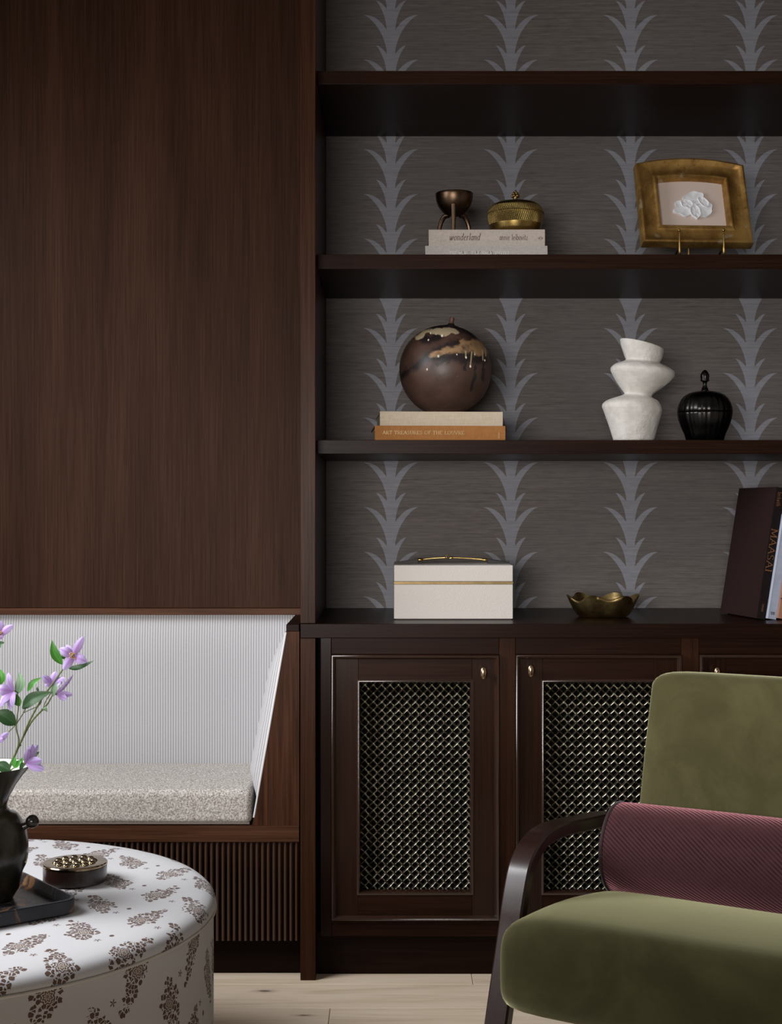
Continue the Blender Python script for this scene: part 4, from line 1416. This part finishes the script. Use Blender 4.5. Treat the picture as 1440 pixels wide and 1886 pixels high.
# bentwood arms running down into the front legs
ARM = [(-.075, .476), (.044, .500), (.185, .515), (.285, .525), (.351, .524), (.390, .516), (.422, .501), (.450, .478), (.468, .445), (.484, .405), (.497, .365), (.539, .2456), (.580, .125), (.622, 0)]
def arm(aout, ain):
    bm = NB()
    P = catmull([Vector((0, b, z)) for b, z in ARM], 5)
    rings = []
    for i, p in enumerate(P):
        T = (P[min(i + 1, len(P) - 1)] - P[max(i - 1, 0)]).normalized()
        Nn = Vector((0, -T.z, T.y))                 # inward normal
        if Nn.z > 0: Nn = -Nn
        th = .026
        q = p + Nn * th
        e = .0035
        s = 1 if ain > aout else -1
        rings.append([(aout + s * e, -p.y, p.z), (ain - s * e, -p.y, p.z), (ain, -(p + Nn * e).y, (p + Nn * e).z), (ain, -(p + Nn * (th - e)).y, (p + Nn * (th - e)).z),
                      (ain - s * e, -q.y, q.z), (aout + s * e, -q.y, q.z), (aout, -(p + Nn * (th - e)).y, (p + Nn * (th - e)).z), (aout, -(p + Nn * e).y, (p + Nn * e).z)])
    ring_loft(bm, rings)
    return bm
part('arm', arm(-.112, -.068), W_CHAIR, ch, local=True, angle=40)
part('arm', arm(CWID + .112, CWID + .068), W_CHAIR, ch, local=True, angle=40)
for a in (-.090, CWID + .090):
    bm = NB()
    s = .019
    rings = []
    for b, z, k in ((-.19, 0, .7), (-.10, .22, 1), (-.062, .40, 1), (-.045, .474, .8)):
        rings.append([C3(a - s * k, b - .024 * k, z), C3(a + s * k, b - .024 * k, z), C3(a + s * k, b + .024 * k, z), C3(a - s * k, b + .024 * k, z)])
    ring_loft(bm, rings); part('rear_leg', bm, W_CHAIR, ch, local=True)
bm = NB(); 
bbox(bm, -.090, CWID + .09, .050, .085, .225, .262, .004); part('rear_rail', bm, W_CHAIR, ch, local=True)
bm = NB(); bbox(bm, -.069, CWID + .069, -.46, -.425, .246, .28, .004); part('front_rail', bm, W_CHAIR, ch, local=True)

# bolster on the seat
bc_loc = Vector((.5426, 2.93, 0)) + Vector((.8572, -.515, 0)) * .0 
bo = thing('bolster', 'plum corduroy bolster cushion lying across the olive armchair', 'cushion', (.5426, 2.93, 0), R(-31))
RB, BB, ZB = .0875, .178, .4645
al0, al1 = -.012, CWID - .012
bm = NB()
n = 48; rings = []; us = []
prof = [(al0 + .003, .86), (al0 + .003, .97), (al0 + .008, 1.0), (al0 + .03, 1.01)] + [(al0 + .03 + (al1 - al0 - .06) * k / 12, 1.01 + .02 * math.sin(PI * k / 12)) for k in range(1, 12)] + [(al1 - .03, 1.01), (al1 - .008, 1.0), (al1 - .003, .97), (al1 - .003, .86)]
for a, k in prof:
    rg = []
    for j in range(n):
        th = 2 * PI * j / n
        b, z = BB + RB * k * math.cos(th), ZB + RB * k * math.sin(th)
        rg.append(C3(a, b, z))
    rings.append(rg)
ring_loft(bm, rings, uv=lambda i, j: (prof[i][0], 2 * PI * RB * j / n))
part('bolster_cover', bm, M_CORD, bo, local=True, angle=60)
for aa in (al0 + .003, al1 - .003):
    bm = NB()
    pts = [C3(aa, BB + RB * .975 * math.cos(2 * PI * j / 40), ZB + RB * .975 * math.sin(2 * PI * j / 40)) for j in range(41)]
    tube(bm, pts, .0042, 8, 1, False); part('end_piping', bm, M_CORD_PIPE, bo, local=True)

# ------------------------------------------------------------------ unseen couch added below the frame to shade the chair and ottoman fronts
so = thing('sofa_blocker', 'long taupe couch added unseen below the frame to shade the armchair and ottoman', 'sofa_blocker', (-.2, 1.0, 0))
M_BLOCKER = mk_linen('taupe_upholstery', (.10, .085, .07), (.075, .062, .05), 300)
bm = NB(); bbox(bm, -1.55, 1.15, .56, 1.44, .12, .30, .03, 3); part('blocker_base', bm, M_BLOCKER, so)
for k in range(2):
    bm = NB(); bbox(bm, -1.38 + k * 1.18, -.22 + k * 1.18, .80, 1.45, .30, .45, .045, 4); part('blocker_cushion', bm, M_BLOCKER, so)
    bm = NB(); bbox(bm, -1.38 + k * 1.18, -.22 + k * 1.18, .74, .92, .42, .80, .06, 4); part('blocker_back_cushion', bm, M_BLOCKER, so)
bm = NB(); bbox(bm, -1.55, 1.15, .54, .76, .28, .86, .05, 4); part('blocker_back', bm, M_BLOCKER, so)
for a in (-1.56, .98):
    bm = NB(); bbox(bm, a, a + .18, .55, 1.44, .12, .60, .04, 4); part('blocker_arm', bm, M_BLOCKER, so)
for a in (-1.48, 1.08):
    for b in (.62, 1.36):
        bm = NB(); lathe(bm, [(.018, 0), (.026, .125)], (a, b, 0), 14); part('blocker_foot', bm, W_CHAIR, so)

# ------------------------------------------------------------------ ottoman
OC, OR = Vector((-.823, 2.585, 0)), .500
ot = thing('ottoman', 'round cream ottoman printed with brown floral sprigs in the left foreground', 'ottoman', OC)
z_seam = .388
bm = NB()
prof = [(OR - .002, z_seam), (OR + .002, z_seam + .006), (OR - .001, z_seam + .016), (OR - .010, z_seam + .024), (OR - .025, z_seam + .0285), (OR - .055, z_seam + .0310), (OR - .11, z_seam + .0325), (OR - .20, z_seam + .034), (OR - .33, z_seam + .035), (.06, z_seam + .0355), (.005, z_seam + .0355)]
n = 128
lay = bm.loops.layers.uv.verify()
lathe(bm, prof, OC, n)
# lattice of the print: columns .0855 m apart, aligned with the room
ulen = lambda p: p
arcs = [0.0]
rp_ = list(reversed(prof))
for (ra, za), (rb_, zb_) in zip(rp_[:-1], rp_[1:]): arcs.append(arcs[-1] + math.hypot(rb_ - ra, zb_ - za))
def unrolled(co):
    d = Vector((co.x - OC.x, co.y - OC.y, 0)); r_ = d.length
    i = min(range(len(rp_)), key=lambda k: abs(rp_[k][0] - r_) + abs(rp_[k][1] - co.z))
    return OC + d * ((arcs[i] + rp_[0][0]) / max(r_, 1e-6))
for f in bm.faces:
    for l in f.loops:
        c = unrolled(l.vert.co)
        l[lay].uv = (c.x + .0855 * 10 + .5130 - .0855 / 2 + .0855 * 0, c.y - 2.764 + .155 * 20.5 - .155 * 0)
part('top_cushion', bm, M_SPRIG, ot, angle=70)
bm = NB(); lay = bm.loops.layers.uv.verify()
zs = [z_seam - .001, z_seam - .02, .30, .20, .10, .02]
rings = []
NS = 128
L = []
for z in zs:
    rr = OR - .003 + (.004 if z == .02 else 0)
    L.append([bm.verts.new((OC.x + rr * math.cos(2 * PI * j / NS), OC.y + rr * math.sin(2 * PI * j / NS), z)) for j in range(NS)])
for i in range(len(zs) - 1):
    for j in range(NS):
        k = (j + 1) % NS
        f = bm.faces.new((L[i][j], L[i + 1][j], L[i + 1][k], L[i][k]))
        for l, (jj, zz_) in zip(f.loops, ((j, zs[i]), (j, zs[i + 1]), (j + 1, zs[i + 1]), (j + 1, zs[i]))):
            l[lay].uv = (2 * PI * OR * jj / NS + .02, 1.085 - zz_ + .055)
bm.faces.new([v for v in reversed(L[-1])])
part('side_cover', bm, M_SPRIG, ot, angle=70)
bm = NB()
tube(bm, [(OC.x + (OR + .0005) * math.cos(2 * PI * j / 96), OC.y + (OR + .0005) * math.sin(2 * PI * j / 96), z_seam) for j in range(97)], .0026, 8, 1, False)
part('piping', bm, M_CREAM_PIPE, ot)
for ang in (45, 135, 225, 315):
    bm = NB(); lathe(bm, [(.018, 0), (.022, .02)], (OC.x + .4 * math.cos(R(ang)), OC.y + .4 * math.sin(R(ang)), 0), 16)
    part('foot', bm, W_DARK, ot)
ZO = z_seam + .0357    # level of the ottoman's top near the middle

# lidded tin
tc = W(138.2, 1593, 2.685); tc.z = ZO
t = thing('round_box', 'round dark lacquer box with a bubbled polished brass lid on the ottoman', 'box', tc)
r_ = .0595
bm = NB(); lathe(bm, [(r_ - .002, 0), (r_, .002), (r_, .0300), (r_ - .0015, .0306)], (0, 0, 0), 56); part('base', bm, M_TORT, t, local=True)
bm = NB(); lathe(bm, [(r_ - .001, .0308), (r_ + .0008, .0314), (r_ + .0008, .0345), (r_ - .0005, .0360), (r_ - .005, .0364), (.002, .0366)], (0, 0, 0), 56); lid_o = part('lid', bm, M_LIDMETAL, t, local=True)
bub = [(0, 0)] + [(.0175 * math.cos(R(60 * k)), .0175 * math.sin(R(60 * k))) for k in range(6)] + [(.0345 * math.cos(R(30 * k + 15)), .0345 * math.sin(R(30 * k + 15))) for k in range(12)]
bm = NB(); sphere(bm, (0, 0, 0), .0074, (1, 1, .62), 18, 10)
b0 = link('bubble', bm, M_LIDMETAL, 60)
for i, (x, y) in enumerate(bub):
    o = b0 if i == 0 else b0.copy()
    if i: COL.objects.link(o)
    o.parent = lid_o; o.location = (x, y, .0362)

# marble tray
u1 = Vector((.62, -.785, 0)); v1 = Vector((-.785, -.62, 0))      # edge directions
TS, TH_ = .285, .026
cor = Vector((-.540, 2.468, 0))
tcn = cor - u1 * TS / 2 + v1 * TS / 2
ang = math.atan2(u1.y, u1.x)
t = thing('marble_tray', 'black and gold veined marble tray with cut corners on the ottoman', 'tray', (tcn.x, tcn.y, ZO + .0002), ang)
def octo(s, c, n=5):
    """square with rounded corners"""
    h = s / 2; pts = []
    for (sx, sy, a0) in ((1, -1, -90), (1, 1, 0), (-1, 1, 90), (-1, -1, 180)):
        for k in range(n + 1):
            a = R(a0 + 90 * k / n)
            pts.append((sx * (h - c) + c * math.cos(a), sy * (h - c) + c * math.sin(a)))
    return pts
bm = NB()
rings = []
for s, c, z in ((TS - .006, .024, 0), (TS, .026, .003), (TS, .026, TH_ - .002), (TS - .003, .025, TH_), (TS - .010, .022, TH_), (TS - .012, .021, TH_ - .0015), (TS - .022, .018, .013), (TS - .03, .016, .0105)):
    rings.append([(x, y, z) for x, y in octo(s, c)])
ring_loft(bm, rings)
part('tray_body', bm, M_MARBLE, t, local=True, angle=25)

# vase
YV = 2.52
vb = Vector((PX(-25, YV), YV, ZO + .0102))
t = thing('knob_handled_vase', 'black glazed flared vase with ball handles standing on the marble tray', 'vase', vb)
mV = YV / FPX
zv = lambda py: PZ(py, YV) - vb.z
prof = [(.040, 0), (.046, .002), (.057, .020), (66 * mV, zv(1604)), (72 * mV, zv(1592)), (75.5 * mV, zv(1574)), (75 * mV, zv(1552)), (71 * mV, zv(1528)), (62 * mV, zv(1508)), (56 * mV, zv(1501)), (54 * mV, zv(1499.5)), (44 * mV, zv(1496)), (38 * mV, zv(1488)), (37 * mV, zv(1481)), (41 * mV, zv(1468)), (53 * mV, zv(1446)), (66 * mV, zv(1428)), (79 * mV, zv(1412.5)), (80.5 * mV, zv(1410.5)), (79.5 * mV, zv(1410))]
bm = NB(); lathe(bm, prof, (0, 0, 0), 56, cap_t=False); part('body', bm, M_VASE, t, local=True, angle=40)
bm = NB(); lathe(bm, [(78.8 * mV, zv(1410.8)), (65 * mV, zv(1427)), (51 * mV, zv(1446)), (39 * mV, zv(1467)), (34 * mV, zv(1482)), (33 * mV, zv(1486)), (2 * mV, zv(1486.5))], (0, 0, 0), 48, cap_b=False); part('inside', bm, M_VASE_IN, t, local=True, label='pale glazed inside of the vase')
for s in (1, -1):
    hz = zv(1515)
    bm = NB()
    tube(bm, [(s * 66 * mV, 0, hz - .008), (s * 76 * mV, 0, hz - .004), (s * 82 * mV, 0, hz + .002)], [.0070, .0055, .0065], 12)
    sphere(bm, (s * 84.5 * mV, 0, hz + .002), .0118, (1, 1, 1), 18, 12)
    part('ball_handle', bm, M_VASE, t, local=True)

# ------------------------------------------------------------------ clematis stems
def Z7(zx, zy, dY=0.0):
    return W(zx / 5.717, 1110 + zy / 5.717, YV + dY)
def blade(bm, p0, p1, width, bend=(0, -.004, 0), fold=.25, shape='leaf', n=8, facing=Vector((0, -1, .2)), twist=0.0):
    """a leaf or petal from p0 to p1: midrib + folded halves, with UV (u across, v along)"""
    p0, p1 = Vector(p0), Vector(p1)
    ax = (p1 - p0); L_ = ax.length; ax.normalize()
    side = ax.cross(facing).normalized(); nor = side.cross(ax).normalized()
    lay = bm.loops.layers.uv.verify()
    rows = []
    for i in range(n + 1):
        s = i / n
        w_ = (math.sin(PI * s ** .8) ** .9 if shape == 'leaf' else math.sin(PI * (s * .93 + .05) ** .95) ** .75) * width / 2
        if i == n: w_ = width * .02
        if i == 0: w_ = width * (.06 if shape == 'leaf' else .14)
        c = p0.lerp(p1, s) + Vector(bend) * math.sin(PI * s) 
        sd = (side * math.cos(twist * s) + nor * math.sin(twist * s)); nn_ = nor * math.cos(twist * s) - side * math.sin(twist * s)
        row = []
        for k in (-1, -.5, 0, .5, 1):
            row.append(bm.verts.new(c + sd * w_ * k + nn_ * w_ * fold * (k * k)))
        rows.append(row)
    th = nor * -.0004
    for i in range(n):
        for k in range(4):
            f = bm.faces.new((rows[i][k], rows[i][k + 1], rows[i + 1][k + 1], rows[i + 1][k]))
            for l, (a, b) in zip(f.loops, ((k, i), (k + 1, i), (k + 1, i + 1), (k, i + 1))):
                l[lay].uv = (a / 4, b / n)
    return bm
def leaf_part(par, a, b, w, mat, bend=(0, -.003, .002), fold=.3, facing=Vector((0, -1, .35)), twist=0.0):
    bm = NB(); blade(bm, a, b, w, bend, fold, 'leaf', 9, facing, twist)
    part('leaf', bm, mat, par, angle=80)
def flower(par, c, tips, w, facing=(0, -1, .1), stamens=True, cup=.006):
    c = Vector(c); fc = Vector(facing).normalized()
    bm = NB(); sphere(bm, c + fc * -.002, .0030, (1, 1, 1), 10, 6)
    f = part('flower', bm, M_STEM, par)
    for tp in tips:
        tp, ww = (tp[:2], tp[2]) if isinstance(tp[-1], tuple) or len(tp) == 3 else (tp, w)
        p = tp[0]; dy = tp[1]
        p = Z7(p[0], p[1], dy)
        bm = NB(); blade(bm, c, p, ww, fc * cup, -.35, 'petal', 9, fc)
        part('petal', bm, M_PETAL, f, angle=80)
    if stamens:
        bm = NB(); rnd = random.Random(int(c.x * 1e5))
        for k in range(26):
            d = (fc + Vector((rnd.uniform(-.9, .9), rnd.uniform(-.4, .4), rnd.uniform(-.9, .9)))).normalized()
            tube(bm, [c, c + d * .004, c + d * rnd.uniform(.0075, .0105)], [.0005, .0005, .0009], 5, 2)
        part('stamens', bm, M_STAMEN, f, kind='stuff')
    return f
gs = 'clematis stems in the black vase'
def stem_thing(label, base): return thing('clematis_stem', label, 'flower', base, 0, gs)
vin = Vector((vb.x, vb.y, vb.z + zv(1484)))

# tall stem with the open flower
A = stem_thing('tallest clematis stem, arching right to an open violet flower', vin)
bm = NB(); tube(bm, [vin + Vector((.004, 0, .001)), Z7(60, 1790), Z7(205, 1500), Z7(300, 1270), Z7(430, 1030), Z7(520, 900), Z7(660, 705), Z7(720, 620), Z7(765, 565, .004)], [.0016] * 6 + [.0014, .0011, .001], 8)
sphere(bm, Z7(205, 1502), .0030, (1.2, 1, .8), 10, 6); sphere(bm, Z7(665, 700), .0022, (1.4, 1, .8), 10, 6)
part('stem', bm, M_STEM, A)
flower(A, Z7(770, 560, -.004), [((882, 355), -.012, .0150), ((625, 480), -.006, .0175), ((915, 625), -.010, .0180), ((668, 712), -.014, .0160), ((700, 440), .012, .012)], .016, (.1, -1, .15))
leaf_part(A, Z7(655, 650), Z7(548, 395, -.008), .0165, M_LEAF_B, (-.004, -.004, -.001), .35, Vector((.5, -1, 0)))
leaf_part(A, Z7(720, 690), Z7(997, 603, -.006), .0165, M_LEAF_D, (0, -.004, -.006), .3, Vector((0, -.6, 1)))
bm = NB(); sphere(bm, Z7(668, 565, .004), .0045, (1, 1, 1.1), 12, 8); part('bud', bm, M_LEAF_D, A)

# second stem with the nodding bells
Bs = stem_thing('forked clematis stem with two half-closed violet flowers, below the open flower', vin + Vector((.008, .004, 0)))
bm = NB(); tube(bm, [vin + Vector((.008, .004, .001)), Z7(90, 1770, .005), Z7(205, 1500, .006), Z7(325, 1265, .006), Z7(450, 1125, .004), Z7(505, 1060, .003), Z7(555, 975, .002), Z7(600, 965, .002)], [.0016] * 5 + [.0013, .0011, .001], 8)
tube(bm, [Z7(450, 1125, .004), Z7(480, 1040, .012), Z7(530, 960, .014), Z7(560, 880, .014)], .0010, 7)
sphere(bm, Z7(450, 1125, .004), .0024, (1.4, 1, .8), 10, 6)
part('stem', bm, M_STEM, Bs)
flower(Bs, Z7(560, 870, .014), [((445, 770), .006, .0140), ((590, 725), .012, .0170), ((690, 795), .006, .0150), ((470, 880), .0, .0090), ((640, 850), -.004, .0130)], .015, (-.1, -.8, .6), False, .004)
flower(Bs, Z7(598, 962, .002), [((768, 968), -.002, .0130), ((772, 758), -.006, .0095), ((700, 1015), -.006, .0130), ((690, 860), -.010, .0130)], .013, (.7, -.6, -.3), False, .003)
leaf_part(Bs, Z7(562, 985, -.002), Z7(602, 835, -.006), .0105, M_LEAF_P, (-.002, -.002, 0), .3)
leaf_part(Bs, Z7(462, 1100), Z7(500, 1150, -.004), .0075, M_LEAF_P)
leaf_part(Bs, Z7(405, 945), Z7(398, 885, .004), .0045, M_LEAF_D)

# left stem with the dark leaves
Cs = stem_thing('clematis stem with large dark leaves and a double violet flower at its left', vin + Vector((-.004, -.006, 0)))
bm = NB(); tube(bm, [vin + Vector((-.004, -.006, .001)), Z7(60, 1795, -.006), Z7(195, 1495, -.008), Z7(172, 1330, -.010), Z7(182, 1190, -.012), Z7(195, 1100, -.014), Z7(185, 960, -.018), Z7(150, 935, -.020)], [.0016, .0016, .0015, .0012, .0011, .001, .0009, .0009], 8)
tube(bm, [Z7(90, 1360, -.010), Z7(165, 1285, -.010), Z7(250, 1155, -.010), Z7(268, 1100, -.010)], .0010, 7)
tube(bm, [Z7(240, 1165, -.010), Z7(320, 1125, -.006), Z7(400, 1090, .0), Z7(440, 1040, .004)], .0008, 7)
part('stem', bm, M_STEM, Cs)
flower(Cs, Z7(140, 935, -.020), [((88, 735), -.026, .0150), ((-20, 905), -.024, .0200), ((10, 1060), -.030, .0180), ((140, 1090), -.034, .0170), ((105, 1140), -.024, .0160), ((-10, 1100), -.018, .0160)], .017, (-.5, -.8, .2), False, .006)
leaf_part(Cs, Z7(235, 1115, -.012), Z7(545, 940, -.010), .0255, M_LEAF_D, (-.004, -.004, .003), .3, Vector((-.3, -1, .5)))
leaf_part(Cs, Z7(185, 960, -.014), Z7(203, 735, -.012), .0200, M_LEAF_P, (.006, -.003, 0), .35, Vector((-.3, -1, .2)))
leaf_part(Cs, Z7(290, 935, -.008), Z7(435, 790, -.004), .0110, M_LEAF_B, (-.002, -.003, .003), .3)
leaf_part(Cs, Z7(205, 1090, -.012), Z7(160, 950, -.014), .0150, M_LEAF_B, (0, -.003, 0), .3)
leaf_part(Cs, Z7(168, 1283, -.012), Z7(-60, 1150, -.022), .0270, M_LEAF_D, (0, -.003, .004), .25, Vector((-.1, -1, .5)))
leaf_part(Cs, Z7(10, 860, -.020), Z7(-10, 690, -.020), .0140, M_LEAF_B, (.004, -.003, 0), .3)

# short stem at the rim with the drooping bell
Ds = stem_thing('short clematis stem with a drooping violet bell over the vase rim', vin + Vector((.014, -.004, 0)))
bm = NB(); tube(bm, [vin + Vector((.014, -.004, .001)), Z7(90, 1800, -.010), Z7(170, 1730, -.016), Z7(235, 1690, -.020), Z7(285, 1690, -.024)], [.0014, .0013, .0012, .001, .001], 8)
part('stem', bm, M_STEM, Ds)
flower(Ds, Z7(268, 1690, -.024), [((345, 1490), -.026, .0170), ((400, 1495), -.018, .0140), ((468, 1760), -.032, .0160), ((440, 1660), -.034, .0170), ((300, 1540), -.034, .0110)], .015, (.5, -.8, .1), False, .004)
leaf_part(Ds, Z7(340, 1640, -.016), Z7(415, 1573, -.014), .0090, M_LEAF_D)
for a, b, w_, m_ in (((145, 1735), (165, 1620), .0100, M_LEAF_B), ((160, 1740), (235, 1655), .0100, M_LEAF_B), ((205, 1755), (285, 1690), .0090, M_LEAF_D), ((225, 1720), (245, 1620), .0050, M_LEAF_B), ((110, 1770), (-50, 1690), .0200, M_LEAF_D)):
    leaf_part(Ds, Z7(*a, -.018), Z7(*b, -.022), w_, m_)
# stem at the left edge
Es = stem_thing('clematis stem at the left edge with the topmost violet flower', vin + Vector((-.016, .004, 0)))
bm = NB(); tube(bm, [vin + Vector((-.016, .004, .001)), Z7(-40, 1780), Z7(-60, 1300, -.004), Z7(-40, 800, -.006), Z7(-20, 500, -.006), Z7(0, 330, -.008)], [.0016, .0016, .0014, .0013, .0012, .001], 8)
tube(bm, [Z7(-60, 1480, -.004), Z7(-40, 1460, -.010), Z7(-15, 1455, -.012)], .0009, 6)
part('stem', bm, M_STEM, Es)
flower(Es, Z7(0, 340, -.008), [((140, 238), -.014, .0140), ((5, 190), -.006, .0160), ((15, 385), -.016, .0120), ((-140, 240), -.010, .0150)], .015, (.1, -1, .3), True, .005)
flower(Es, Z7(-15, 1455, -.012), [((92, 1365), -.016, .0110), ((40, 1440), -.018, .0100), ((-120, 1380), -.016, .0120)], .011, (.2, -1, .2), False, .004)
leaf_part(Es, Z7(-30, 480, -.008), Z7(45, 415, -.012), .0120, M_LEAF_D)
